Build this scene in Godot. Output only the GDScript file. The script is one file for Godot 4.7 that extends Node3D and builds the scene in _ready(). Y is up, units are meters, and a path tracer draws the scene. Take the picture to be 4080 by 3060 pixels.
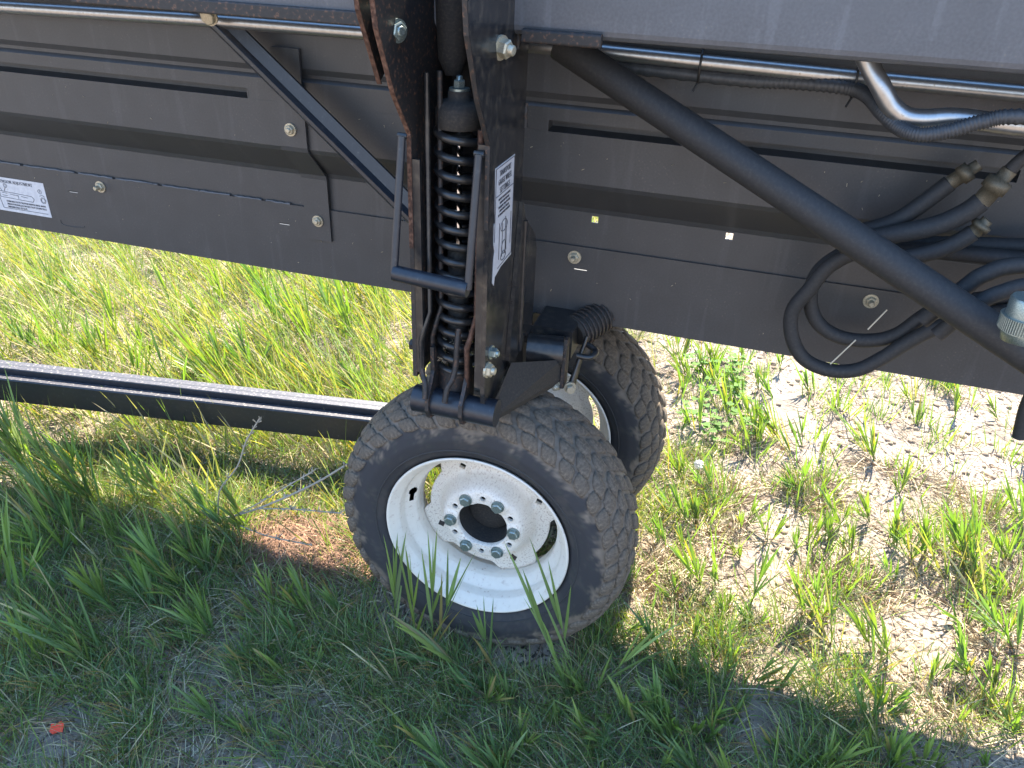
extends Node3D
# Back of a draper header: suspension leg, gauge wheels, tow beam, weedy soil.
# X runs along the header, Y is up, Z points towards the viewer, metres.

var M := {}
var used := {}

# ------------------------------------------------------------------ materials
func tex(sd: int, freq: float, oct: int, stops: Array, size := 256, kind := 0) -> ImageTexture:
	var n := FastNoiseLite.new()
	n.seed = sd
	n.frequency = freq
	n.fractal_octaves = oct
	n.fractal_type = FastNoiseLite.FRACTAL_FBM if oct > 1 else FastNoiseLite.FRACTAL_NONE
	if kind == 1:
		n.noise_type = FastNoiseLite.TYPE_CELLULAR
		n.cellular_return_type = FastNoiseLite.RETURN_DISTANCE2_SUB
	var img := n.get_seamless_image(size, size)
	img.convert(Image.FORMAT_L8)
	var src := img.get_data()
	var lut := []
	for i in 256:
		var t := i / 255.0
		var c: Color = stops[0][1]
		for k in stops.size() - 1:
			var a: float = stops[k][0]
			var b: float = stops[k + 1][0]
			if t >= a:
				c = (stops[k][1] as Color).lerp(stops[k + 1][1], clampf((t - a) / maxf(b - a, 0.001), 0, 1))
		lut.append([int(c.r * 255), int(c.g * 255), int(c.b * 255)])
	var out := PackedByteArray()
	out.resize(src.size() * 3)
	for i in src.size():
		var l: Array = lut[src[i]]
		out[i * 3] = l[0]
		out[i * 3 + 1] = l[1]
		out[i * 3 + 2] = l[2]
	var im := Image.create_from_data(size, size, false, Image.FORMAT_RGB8, out)
	return ImageTexture.create_from_image(im)

# painted sheet: nearly even paint, fine dust grain, sparse pale specks and dried drip runs
func sheet_tex(cr: float, cg: float, cb: float) -> ImageTexture:
	var n := 768
	var grain := FastNoiseLite.new()
	grain.seed = 51
	grain.frequency = .22
	grain.fractal_octaves = 2
	var soft := FastNoiseLite.new()
	soft.seed = 52
	soft.frequency = .012
	soft.fractal_octaves = 5
	var drip := FastNoiseLite.new()
	drip.seed = 53
	drip.frequency = .03
	var la := grain.get_seamless_image(n, n).get_data()
	var lb := soft.get_seamless_image(n, n).get_data()
	var ld := drip.get_seamless_image(n, n).get_data()
	var out := PackedByteArray()
	out.resize(n * n * 3)
	for y in n:
		for x in n:
			var i := y * n + x
			var ga := la[i] / 255.0
			var so := lb[i] / 255.0
			# drips: one noise column stretched along the height
			var dr := ld[(y / 14) * n + x] / 255.0
			var k := 1.0 + (ga - .5) * .16 + (so - .5) * .10 + smoothstep(.68, .86, dr) * .10
			var dust := smoothstep(.80, .9, ga) * smoothstep(.45, .7, so)
			out[i * 3] = int(clampf(lerpf(cr * k, .46, dust * .55), 0, 1) * 255)
			out[i * 3 + 1] = int(clampf(lerpf(cg * k, .42, dust * .55), 0, 1) * 255)
			out[i * 3 + 2] = int(clampf(lerpf(cb * k, .35, dust * .55), 0, 1) * 255)
	return ImageTexture.create_from_image(Image.create_from_data(n, n, false, Image.FORMAT_RGB8, out))

func soil_tex() -> ImageTexture:
	var a := FastNoiseLite.new()
	a.seed = 30
	a.frequency = .007
	a.fractal_octaves = 4
	var b := FastNoiseLite.new()
	b.seed = 31
	b.frequency = .09
	b.fractal_octaves = 4
	var n := 768
	var la := a.get_seamless_image(n, n).get_data()
	var lb := b.get_seamless_image(n, n).get_data()
	var out := PackedByteArray()
	out.resize(n * n * 3)
	for i in n * n:
		var u := la[i] / 255.0
		var v := lb[i] / 255.0
		var k := .66 + .42 * u
		# bits of dark organic crumb in the soil
		k *= 1.0 - .62 * smoothstep(.66, .78, v + (u - .5) * .25) + .10 * smoothstep(.35, .15, v)
		out[i * 3] = int(clampf(.615 * k, 0, 1) * 255)
		out[i * 3 + 1] = int(clampf(.555 * k, 0, 1) * 255)
		out[i * 3 + 2] = int(clampf(.50 * k, 0, 1) * 255)
	return ImageTexture.create_from_image(Image.create_from_data(n, n, false, Image.FORMAT_RGB8, out))

# relief: drying cracks between plates, with a rough crumbly top
func soil_height() -> ImageTexture:
	var a := FastNoiseLite.new()
	a.seed = 33
	a.frequency = .011
	a.fractal_type = FastNoiseLite.FRACTAL_NONE
	a.noise_type = FastNoiseLite.TYPE_CELLULAR
	a.cellular_return_type = FastNoiseLite.RETURN_DISTANCE2_SUB
	a.domain_warp_enabled = true
	a.domain_warp_amplitude = 14.0
	a.domain_warp_frequency = .03
	var b := FastNoiseLite.new()
	b.seed = 34
	b.frequency = .05
	b.fractal_octaves = 5
	var n := 768
	var la := a.get_seamless_image(n, n).get_data()
	var lb := b.get_seamless_image(n, n).get_data()
	var out := PackedByteArray()
	out.resize(n * n)
	for i in n * n:
		var c := smoothstep(.0, .05, la[i] / 255.0)
		out[i] = int((.45 * c + .55 * lb[i] / 255.0) * 255)
	return ImageTexture.create_from_image(Image.create_from_data(n, n, false, Image.FORMAT_L8, out))

func g(r: float, gg := -1.0, b := -1.0) -> Color:
	return Color(r, r if gg < 0 else gg, r if b < 0 else b)

func mat(called: String, tx, scale: float, rough: float, metal := 0.0, col := Color.WHITE, spec := 0.5) -> StandardMaterial3D:
	var m := StandardMaterial3D.new()
	m.albedo_color = col
	if tx != null:
		m.albedo_texture = tx
		m.uv1_triplanar = true
		m.uv1_world_triplanar = true
		m.uv1_scale = Vector3.ONE * scale
	m.roughness = rough
	m.metallic = metal
	m.metallic_specular = spec
	M[called] = m
	return m

func make_materials() -> void:
	mat("sheet", sheet_tex(.222, .223, .228), 1.15, .46)
	var black := tex(5, 0.03, 5, [[0.0, g(.10, .105, .115)], [.5, g(.135, .138, .146)], [.66, g(.18, .175, .17)], [1.0, g(.30, .27, .235)]], 512)
	mat("paint", black, 2.6, .3)
	mat("tube_paint", sheet_tex(.315, .324, .342), 1.0, .42)
	mat("beam_paint", tex(9, 0.04, 4, [[0.0, g(.105, .118, .145)], [.55, g(.122, .136, .165)], [.74, g(.135, .148, .175)], [.86, g(.21, .215, .23)], [1.0, g(.36, .35, .335)]], 512), 3.0, .36)
	mat("rust", tex(11, 0.05, 5, [[0.0, g(.16, .11, .085)], [.45, g(.27, .175, .125)], [.6, g(.36, .245, .185)], [1.0, g(.44, .36, .31)]]), 7.0, .85)
	mat("rusty_paint", tex(12, 0.035, 5, [[0.0, g(.11, .108, .112)], [.62, g(.15, .145, .146)], [.70, g(.23, .175, .15)], [.80, g(.34, .245, .19)], [1.0, g(.42, .33, .27)]], 512), 5.0, .6)
	mat("steel", tex(14, 0.05, 4, [[0.0, g(.60)], [.5, g(.65)], [.8, g(.68)], [1.0, g(.5, .46, .4)]]), 5.0, .33, .9)
	mat("zinc", tex(15, 0.06, 4, [[0.0, g(.38, .43, .43)], [.5, g(.56, .61, .60)], [1.0, g(.70, .73, .70)]]), 30.0, .38, .75)
	mat("brass", tex(16, 0.06, 4, [[0.0, g(.52, .49, .42)], [.5, g(.68, .655, .58)], [1.0, g(.78, .76, .70)]]), 30.0, .4, .55)
	mat("fitting", tex(17, 0.06, 4, [[0.0, g(.25, .235, .20)], [.5, g(.36, .335, .28)], [1.0, g(.46, .43, .37)]]), 30.0, .55, .5)
	mat("chrome", null, 1, .08, 1.0, g(.82, .82, .83))
	mat("hose", tex(18, 0.05, 4, [[0.0, g(.115, .115, .12)], [.55, g(.145, .145, .15)], [1.0, g(.22, .21, .195)]]), 10.0, .68)
	mat("conduit", tex(19, 0.05, 3, [[0.0, g(.16, .17, .185)], [1.0, g(.27, .275, .285)]]), 10.0, .5)
	mat("rubber", tex(20, 0.05, 4, [[0.0, g(.10, .10, .10)], [.6, g(.17, .16, .15)], [1.0, g(.30, .26, .22)]]), 12.0, .8)
	mat("white", tex(22, 0.022, 5, [[0.0, g(.875, .85, .805)], [.70, g(.85, .82, .77)], [.76, g(.84, .81, .77)], [.82, g(.66, .58, .51)], [.86, g(.80, .75, .70)], [1.0, g(.50, .42, .36)]], 512), 6.0, .34)
	mat("disc_white", tex(23, 0.045, 5, [[0.0, g(.875, .85, .805)], [.62, g(.845, .81, .76)], [.72, g(.83, .79, .75)], [.77, g(.50, .41, .35)], [.81, g(.80, .75, .70)], [1.0, g(.45, .36, .3)]], 512), 7.0, .4)
	mat("gloss_paint", black, 2.6, .24, 0.0, Color.WHITE, .5)
	mat("beam_dust", tex(41, 0.05, 5, [[0.0, g(.24, .24, .27)], [.5, g(.28, .28, .31)], [.68, g(.32, .315, .335)], [.78, g(.50, .485, .47)], [1.0, g(.62, .60, .57)]], 512), 3.0, .5)
	mat("paper", tex(24, 0.03, 3, [[0.0, g(.70, .70, .72)], [1.0, g(.78, .78, .79)]]), 8.0, .45)
	mat("ink", null, 1, .6, 0.0, g(.24, .24, .26))
	mat("tie", null, 1, .45, 0.0, g(.72, .68, .60))
	mat("black_tie", null, 1, .45, 0.0, g(.10))
	mat("orange", tex(25, 0.03, 3, [[0.0, g(.95, .22, .10)], [1.0, g(.98, .34, .2)]]), 30.0, .5)
	mat("straw", null, 1, .8, 0.0, Color.WHITE).vertex_color_use_as_albedo = true
	mat("mud", tex(26, 0.05, 5, [[0.0, g(.27, .24, .21)], [.4, g(.33, .295, .255)], [.6, g(.385, .345, .30)], [1.0, g(.50, .45, .395)]], 512), 5.0, .9)
	M.mud.uv1_world_triplanar = false
	M.white.uv1_world_triplanar = false
	M.disc_white.uv1_world_triplanar = false
	mat("tyre_rib", null, 1, .75, 0.0, g(.20, .20, .205))
	mat("tyre", null, 1, .75).vertex_color_use_as_albedo = true
	for a in [["leaf", .62, .55], ["blade", .55, .5]]:
		var m := mat(a[0], null, 1, .36, 0.0, Color.WHITE, .5)
		m.vertex_color_use_as_albedo = true
		m.cull_mode = BaseMaterial3D.CULL_DISABLED
		m.backlight_enabled = true
		m.backlight = Color(.92, 1.0, .38) * 1.0
	var cv := M.leaf.duplicate() as StandardMaterial3D
	cv.roughness = .75
	M.clover = cv
	mat("soil", soil_tex(), .8, .95)
	mat("clod", tex(31, 0.04, 4, [[0.0, g(.42, .36, .31)], [1.0, g(.60, .54, .47)]]), 20.0, .95)

# ------------------------------------------------------------------ mesh helpers
func begin() -> SurfaceTool:
	var st := SurfaceTool.new()
	st.begin(Mesh.PRIMITIVE_TRIANGLES)
	st.set_smooth_group(-1)
	return st

func quad(st: SurfaceTool, a: Vector3, b: Vector3, c: Vector3, d: Vector3) -> void:
	for p in [a, c, b, a, d, c]:
		st.add_vertex(p)

func tri(st: SurfaceTool, a: Vector3, b: Vector3, c: Vector3) -> void:
	for p in [a, c, b]:
		st.add_vertex(p)

# polygon given in two of the axes, extruded along the third between lo and hi
func plate(st: SurfaceTool, poly: Array, lo: float, hi: float, axis: String) -> void:
	var pts := PackedVector2Array()
	for p in poly:
		pts.append(p)
	if Geometry2D.is_polygon_clockwise(pts):
		pts.reverse()
	var f := func(p: Vector2, w: float) -> Vector3:
		if axis == "x":
			return Vector3(w, p.x, p.y)        # (y,z): y x z = x
		if axis == "y":
			return Vector3(p.y, w, p.x)        # (z,x): z x x = y
		return Vector3(p.x, p.y, w)
	var ix := Geometry2D.triangulate_polygon(pts)
	for i in range(0, ix.size(), 3):
		var a := pts[ix[i]]
		var b := pts[ix[i + 1]]
		var c := pts[ix[i + 2]]
		if (b - a).cross(c - a) < 0:
			var t := b
			b = c
			c = t
		tri(st, f.call(a, hi), f.call(b, hi), f.call(c, hi))
		tri(st, f.call(a, lo), f.call(c, lo), f.call(b, lo))
	for i in pts.size():
		var a := pts[i]
		var b := pts[(i + 1) % pts.size()]
		quad(st, f.call(a, lo), f.call(b, lo), f.call(b, hi), f.call(a, hi))

func box(st: SurfaceTool, lo: Vector3, hi: Vector3, bev := 0.0) -> void:
	var c := (lo + hi) / 2
	var h := (hi - lo) / 2
	if bev <= 0:
		plate(st, [Vector2(lo.x, lo.y), Vector2(hi.x, lo.y), Vector2(hi.x, hi.y), Vector2(lo.x, hi.y)], lo.z, hi.z, "z")
		return
	# long bars: bevel the section across the longest axis
	var ax := "x" if h.x >= h.y and h.x >= h.z else ("y" if h.y >= h.z else "z")
	var u := h.y if ax == "x" else (h.z if ax == "y" else h.x)
	var v := h.z if ax == "x" else (h.x if ax == "y" else h.y)
	var cu := c.y if ax == "x" else (c.z if ax == "y" else c.x)
	var cv := c.z if ax == "x" else (c.x if ax == "y" else c.y)
	var poly := []
	for k in 4:
		for j in 4:
			var a := (k * 90.0 + j * 30.0) * PI / 180
			var sx := 1.0 if k == 0 or k == 3 else -1.0
			var sy := 1.0 if k < 2 else -1.0
			poly.append(Vector2(cu + sx * (u - bev) + cos(a) * bev, cv + sy * (v - bev) + sin(a) * bev))
	var a0 := lo.x if ax == "x" else (lo.y if ax == "y" else lo.z)
	var a1 := hi.x if ax == "x" else (hi.y if ax == "y" else hi.z)
	plate(st, poly, a0, a1, ax)

# smooth swept tube, radius per point
func tube(st: SurfaceTool, pts: Array, rad, sides := 10, caps := true) -> void:
	var n := pts.size()
	var rings := []
	var t0: Vector3 = (pts[1] - pts[0]).normalized()
	var nn := t0.cross(Vector3.UP if absf(t0.y) < .9 else Vector3.RIGHT).normalized()
	for i in n:
		var t: Vector3 = ((pts[mini(i + 1, n - 1)] as Vector3) - (pts[maxi(i - 1, 0)] as Vector3)).normalized()
		nn = (nn - t * nn.dot(t)).normalized()
		var b := t.cross(nn)
		var r: float = rad[i] if rad is Array else rad
		var ring := []
		for k in sides:
			var a := TAU * k / sides
			ring.append((pts[i] as Vector3) + (nn * cos(a) + b * sin(a)) * r)
		rings.append(ring)
	st.set_smooth_group(0)
	for i in n - 1:
		for k in sides:
			var k2 := (k + 1) % sides
			quad(st, rings[i][k], rings[i][k2], rings[i + 1][k2], rings[i + 1][k])
	st.set_smooth_group(-1)
	if caps:
		for k in range(1, sides - 1):
			tri(st, rings[0][0], rings[0][k + 1], rings[0][k])
			tri(st, rings[n - 1][0], rings[n - 1][k], rings[n - 1][k + 1])

func rod(st: SurfaceTool, a: Vector3, b: Vector3, r: float, sides := 14) -> void:
	tube(st, [a, b], r, sides)

func smooth_path(pts: Array, per := 8) -> Array:
	var out := []
	for i in pts.size() - 1:
		var p0: Vector3 = pts[maxi(i - 1, 0)]
		var p1: Vector3 = pts[i]
		var p2: Vector3 = pts[i + 1]
		var p3: Vector3 = pts[mini(i + 2, pts.size() - 1)]
		for k in per:
			out.append(p1.cubic_interpolate(p2, p0, p3, float(k) / per))
	out.append(pts[-1])
	return out

# lathe about an axis along Z: profile of (radius, z), front to back
func lathe(st: SurfaceTool, prof: Array, segs: int, smooth := true) -> void:
	st.set_smooth_group(0 if smooth else -1)
	for i in prof.size() - 1:
		var p: Vector2 = prof[i]
		var q: Vector2 = prof[i + 1]
		for k in segs:
			var a := TAU * k / segs
			var b := TAU * (k + 1) / segs
			quad(st, Vector3(cos(a) * p.x, sin(a) * p.x, p.y), Vector3(cos(a) * q.x, sin(a) * q.x, q.y), Vector3(cos(b) * q.x, sin(b) * q.x, q.y), Vector3(cos(b) * p.x, sin(b) * p.x, p.y))
	st.set_smooth_group(-1)

func commit(st: SurfaceTool) -> ArrayMesh:
	st.generate_normals()
	st.index()
	return st.commit()

func obj(called: String, shape, m: Material, parent: Node) -> MeshInstance3D:
	var o := MeshInstance3D.new()
	o.mesh = commit(shape) if shape is SurfaceTool else shape
	o.material_override = m
	o.name = called if parent != self else numbered(called)
	parent.add_child(o, true)
	return o

func numbered(called: String) -> String:
	var k: int = used.get(called, 0)
	used[called] = k + 1
	return called if k == 0 else "%s_%03d" % [called, k]

func tag(o: Node, label: String, category: String, group := "") -> void:
	o.set_meta("label", label)
	o.set_meta("category", category)
	if group:
		o.set_meta("group", group)

func thing(called: String, label: String, category: String, at := Vector3.ZERO, group := "") -> Node3D:
	var o := Node3D.new()
	o.name = numbered(called)
	add_child(o)
	o.position = at
	tag(o, label, category, group)
	return o

func xf(axis_z: Vector3, at: Vector3, spin := 0.0) -> Transform3D:
	var z := axis_z.normalized()
	var x := z.cross(Vector3.UP if absf(z.y) < .9 else Vector3.RIGHT).normalized()
	var b := Basis(x, z.cross(x), z)
	return Transform3D(b * Basis(Vector3(0, 0, 1), spin), at)

# hex bolt head or nut with washer; points along local +Z
var mesh_cache := {}
func hex_mesh(r: float, h: float, washer: float, stud: float) -> ArrayMesh:
	var key := [r, h, washer, stud]
	if mesh_cache.has(key):
		return mesh_cache[key]
	var st := begin()
	if washer > 0:
		lathe(st, [Vector2(0, .0022), Vector2(washer, .0022), Vector2(washer, -.002)], 20, false)
	var ring := func(rr: float, z: float) -> Array:
		var o := []
		for k in 6:
			o.append(Vector3(cos(TAU * k / 6) * rr, sin(TAU * k / 6) * rr, z))
		return o
	var a: Array = ring.call(r, 0.0)
	var b: Array = ring.call(r, h * .85)
	var c: Array = ring.call(r * .84, h)
	for k in 6:
		var j := (k + 1) % 6
		quad(st, a[k], a[j], b[j], b[k])
		quad(st, b[k], b[j], c[j], c[k])
	for k in range(1, 5):
		tri(st, c[0], c[k], c[k + 1])
	if stud > 0:
		tube(st, [Vector3(0, 0, h * .5), Vector3(0, 0, h + stud * .85), Vector3(0, 0, h + stud)], [r * .55, r * .55, r * .4], 12)
	mesh_cache[key] = commit(st)
	return mesh_cache[key]

func bolt(called: String, parent: Node, at: Vector3, dir: Vector3, r: float, h: float, washer: float, stud: float, m: Material, spin := 0.3) -> MeshInstance3D:
	var o := obj(called, hex_mesh(r, h, washer, stud), m, parent)
	o.transform = xf(dir, at, spin)
	return o

func text(parent: Node, called: String, s: String, size: float, at: Transform3D, width := 0.0) -> void:
	var t := TextMesh.new()
	var f := SystemFont.new()
	f.font_names = PackedStringArray(["Droid Sans"])
	f.font_weight = 400
	t.font = f
	t.text = s
	t.font_size = 32
	t.pixel_size = size / 32.0
	t.depth = .0006
	t.curve_step = 1.5
	t.horizontal_alignment = HORIZONTAL_ALIGNMENT_CENTER
	var o := MeshInstance3D.new()
	o.name = called
	o.mesh = t
	o.material_override = M.ink
	parent.add_child(o, true)
	var tr := at
	if width > 0:
		var w := t.get_aabb().size.x
		if w > 0:
			tr = tr * Transform3D(Basis().scaled(Vector3(width / w, 1, 1)), Vector3.ZERO)
	o.transform = tr

# ------------------------------------------------------------------ main
func _ready() -> void:
	# camera
	var cam := Camera3D.new()
	cam.name = "camera"
	cam.fov = 52.0
	cam.near = .05
	cam.far = 1000.0
	add_child(cam)
	cam.position = Vector3(.433, 1.529, 1.266)
	cam.rotation_degrees = Vector3(-30.2, 16.1, 2.6)
	cam.current = true
	# sky, exposure
	var env := Environment.new()
	env.background_mode = Environment.BG_SKY
	var sm := ProceduralSkyMaterial.new()
	sm.sky_top_color = Color(.37, .51, .69)
	sm.sky_horizon_color = Color(.78, .81, .82)
	sm.sky_curve = .16
	sm.ground_bottom_color = Color(.30, .29, .22)
	sm.ground_horizon_color = Color(.55, .56, .50)
	sm.energy_multiplier = 1.1
	var sky := Sky.new()
	sky.sky_material = sm
	env.sky = sky
	env.tonemap_mode = Environment.TONE_MAPPER_LINEAR
	env.tonemap_exposure = 5.2
	env.sdfgi_enabled = true
	env.ssao_enabled = true
	env.ssil_enabled = true
	var we := WorldEnvironment.new()
	we.name = "world_environment"
	we.environment = env
	add_child(we)
	# sun: high, beyond the header, slightly to its right
	var sun := DirectionalLight3D.new()
	sun.name = "sun"
	sun.light_energy = 1.6
	sun.light_color = Color(1.0, .955, .88)
	sun.light_angular_distance = .53
	sun.shadow_enabled = true
	add_child(sun)
	sun.rotation_degrees = Vector3(-50, 180 - 1, 0)

	make_materials()
	make_ground()
	make_header()
	make_leg()
	make_wheels()
	make_beam()
	make_hoses()
	make_plants()
	make_litter()
	print("done")

# ------------------------------------------------------------------ ground
var hn := FastNoiseLite.new()
var hn2 := FastNoiseLite.new()
func ground_y(x: float, z: float) -> float:
	var near := 1.0 - clampf((Vector2(x, z).length() - 6.0) / 6.0, 0, 1)
	var h := hn.get_noise_2d(x, z) * .02 + hn2.get_noise_2d(x, z) * .012 * near
	# wheel ruts are pressed flat
	var k := clampf(1.0 - (maxf(absf(x) - .25, 0) / .2), 0, 1) * clampf(1.0 - maxf(absf(z + .35) - .4, 0) / .15, 0, 1)
	return h * (1 - k) - .004 + .015 * k

func axis_steps(lo: float, a: float, b: float, hi: float, step: float) -> PackedFloat32Array:
	var mid := PackedFloat32Array()
	var v := a
	while v < b:
		mid.append(v)
		v += step
	mid.append(b)
	var left := PackedFloat32Array()
	v = a
	var s := step
	while v > lo:
		s *= 1.35
		v -= s
		left.append(maxf(v, lo))
	left.reverse()
	var right := PackedFloat32Array()
	v = b
	s = step
	while v < hi:
		s *= 1.35
		v += s
		right.append(minf(v, hi))
	left.append_array(mid)
	left.append_array(right)
	return left

func make_ground() -> void:
	hn.seed = 4
	hn.frequency = .55
	hn.fractal_octaves = 3
	hn2.seed = 9
	hn2.frequency = 6.0
	hn2.fractal_octaves = 4
	var xs := axis_steps(-300, -2.3, 2.0, 300, .022)
	var zs := axis_steps(-300, -2.6, .95, 300, .022)
	var nx := xs.size()
	var v := PackedVector3Array()
	var ix := PackedInt32Array()
	for z in zs:
		for x in xs:
			v.append(Vector3(x, ground_y(x, z), z))
	for j in zs.size() - 1:
		for i in nx - 1:
			var a := j * nx + i
			ix.append_array([a, a + 1, a + nx, a + 1, a + nx + 1, a + nx])
	var nrm := PackedVector3Array()
	for j in zs.size():
		for i in nx:
			var l := v[j * nx + maxi(i - 1, 0)]
			var r := v[j * nx + mini(i + 1, nx - 1)]
			var u := v[maxi(j - 1, 0) * nx + i]
			var d := v[mini(j + 1, zs.size() - 1) * nx + i]
			nrm.append((d - u).cross(r - l).normalized())
	var arr := []
	arr.resize(Mesh.ARRAY_MAX)
	arr[Mesh.ARRAY_VERTEX] = v
	arr[Mesh.ARRAY_NORMAL] = nrm
	arr[Mesh.ARRAY_INDEX] = ix
	var me := ArrayMesh.new()
	me.add_surface_from_arrays(Mesh.PRIMITIVE_TRIANGLES, arr)
	var s: StandardMaterial3D = M.soil
	s.heightmap_enabled = true
	s.heightmap_texture = soil_height()
	s.heightmap_scale = 1.6
	var o := obj("ground", me, s, self)
	o.set_meta("kind", "structure")
	tag(o, "pale dry cracked soil under the grass and wheels", "ground")

# ------------------------------------------------------------------ header
# vertical panel strip at depth z with rectangular holes [x0,x1,y0,y1]
func holed_panel(st: SurfaceTool, x0: float, x1: float, y0: float, y1: float, z: float, th: float, holes: Array) -> void:
	var cuts := []
	for h in holes:
		if h[0] > x0 and h[1] < x1:
			cuts.append(h)
	cuts.sort_custom(func(a, b): return a[0] < b[0])
	var x := x0
	for h in cuts:
		box(st, Vector3(x, y0, z - th), Vector3(h[0], y1, z))
		box(st, Vector3(h[0], y0, z - th), Vector3(h[1], h[2], z))
		box(st, Vector3(h[0], h[3], z - th), Vector3(h[1], y1, z))
		x = h[1]
	box(st, Vector3(x, y0, z - th), Vector3(x1, y1, z))

func profile_plate(st: SurfaceTool, prof: Array, x0: float, x1: float, th: float) -> void:
	var poly := []
	for p in prof:
		poly.append(p)
	for i in range(prof.size() - 1, -1, -1):
		poly.append((prof[i] as Vector2) + Vector2(0, -th))
	plate(st, poly, x0, x1, "x")

func make_header() -> void:
	var h := thing("draper_header", "long dark harvester header with pressed sheet back, steel pipe and top tube", "header")
	# main tube along the top
	var st := begin()
	box(st, Vector3(-4, 1.383, -.15), Vector3(3, 1.56, 0), .014)
	obj("main_tube", st, M.tube_paint, h)
	st = begin()
	box(st, Vector3(-.78, 1.378, 0.001), Vector3(-.135, 1.400, .011), .003)
	var e := obj("edge_bar", st, M.rusty_paint, h)
	e.set_meta("label", "rusty flat bar along lower edge of top tube")
	st = begin()
	box(st, Vector3(.062, 1.374, .001), Vector3(.185, 1.394, .014), .004)
	obj("edge_bar", st, M.rusty_paint, h)
	# pressed back sheet, in lengths
	var segs := [[-4.0, -.604, true], [-.604, .047, false], [.047, .861, true], [.861, 3.0, false]]
	for s in segs:
		st = begin()
		var pr := [Vector2(.932, -.303), Vector2(1.021, -.303), Vector2(1.032, -.298), Vector2(1.09, -.236), Vector2(1.10, -.23)]
		# flat part of the middle sheet with square holes, then the bend
		holed_panel(st, s[0], s[1], .932, 1.0205, -.303, .004, [[.136, .150, 1.001, 1.015], [.409, .423, 1.004, 1.018]])
		profile_plate(st, [pr[1], pr[2], pr[3], pr[4], Vector2(1.192, -.23)], s[0], s[1], .004)
		if s[2]:
			profile_plate(st, [Vector2(1.192, -.2305), Vector2(1.197, -.262), Vector2(1.207, -.262), Vector2(1.213, -.23)], s[0], s[1], .004)
			var cap := [Vector2(1.192, -.23), Vector2(1.197, -.262), Vector2(1.207, -.262), Vector2(1.213, -.23)]
			plate(st, cap, s[0], s[0] + .003, "x")
			plate(st, cap, s[1] - .003, s[1], "x")
		else:
			profile_plate(st, [Vector2(1.192, -.2305), Vector2(1.213, -.2305)], s[0], s[1], .004)
		profile_plate(st, [Vector2(1.213, -.23), Vector2(1.236, -.23), Vector2(1.243, -.238), Vector2(1.25, -.238), Vector2(1.262, -.231), Vector2(1.64, -.231)], s[0], s[1], .004)
		obj("back_panel", st, M.sheet, h)
	for s in [[-4.0, -.02], [-.0195, 3.0]]:
		st = begin()
		var slots := [[-1.219, -1.191, .8965, .9005], [-.610, -.582, .8965, .9005], [.109, .137, .8955, .8995]]
		holed_panel(st, s[0], s[1], .777, .9475, -.297, .004, slots)
		plate(st, [Vector2(.777, -.2975), Vector2(.777, -.335), Vector2(.7815, -.335), Vector2(.7815, -.3015)], s[0], s[1], "x")
		obj("lower_panel", st, M.sheet, h)
	# weld bead of sealant along the seam
	st = begin()
	var rng := RandomNumberGenerator.new()
	rng.seed = 5
	var x := -1.6
	while x < -.56:
		var pts := []
		var rr := []
		var l := rng.randf_range(.05, .16)
		for k in 9:
			pts.append(Vector3(minf(x + l * k / 8.0, -.54), .9485 + rng.randf_range(-.0008, .0012), -.299))
			rr.append(rng.randf_range(.0016, .0034))
		tube(st, pts, rr, 6)
		x += l + rng.randf_range(.001, .02)
	obj("seam_sealant", st, M.tube_paint, h)
	# unseen pan behind the lower edge, placed to cast the header shadow on the ground
	st = begin()
	plate(st, [Vector2(.70, -.70), Vector2(.85, -.31), Vector2(.856, -.31), Vector2(.706, -.70)], -4, 3, "x")
	plate(st, [Vector2(.70, -.70), Vector2(.706, -.70), Vector2(.745, -.72), Vector2(.74, -.726)], -4, 3, "x")
	obj("unseen_shade_pan", st, M.sheet, h)
	st = begin()
	box(st, Vector3(-4, 1.12, -.47), Vector3(3, 1.27, -.43), .006)
	obj("unseen_sun_blocker", st, M.sheet, h)  # out of view, placed to keep sun from coming through the square holes
	# strap bracket following the sheet
	st = begin()
	profile_plate(st, [Vector2(.874, -.290), Vector2(1.018, -.290), Vector2(1.028, -.288), Vector2(1.094, -.224), Vector2(1.104, -.221), Vector2(1.30, -.221)], -.534, -.470, .006)
	var br := obj("strap_bracket", st, M.sheet, h)
	st = begin()
	box(st, Vector3(-.512, 1.052, -.262), Vector3(-.497, 1.060, -.2515))
	bolt("nut", br, Vector3(-.505, 1.140, -.2195), Vector3(0, 0, 1), .0105, .009, .0135, .004, M.brass)
	bolt("nut", br, Vector3(-.500, .921, -.2885), Vector3(0, 0, 1), .0105, .009, .0135, .004, M.brass)
	for nx in [-1.113, .108, .703]:
		bolt("nut", h, Vector3(nx, .923, -.2965), Vector3(0, 0, 1), .0105, .009, .0145, .012, M.brass, nx)
	bolt("bolt_head", h, Vector3(-.60, 1.357, -.13), Vector3(.1, -.3, 1), .014, .01, .017, 0, M.brass)
	# pressed oval marks on the lower sheet
	st = begin()
	tube(st, smooth_path([Vector3(-1.27, .815, -.2965), Vector3(-1.262, .803, -.2965), Vector3(-1.21, .803, -.2965), Vector3(-1.195, .808, -.2965)], 6), .0012, 6)
	obj("pressed_mark", st, M.sheet, h)
	st = begin()
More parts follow.
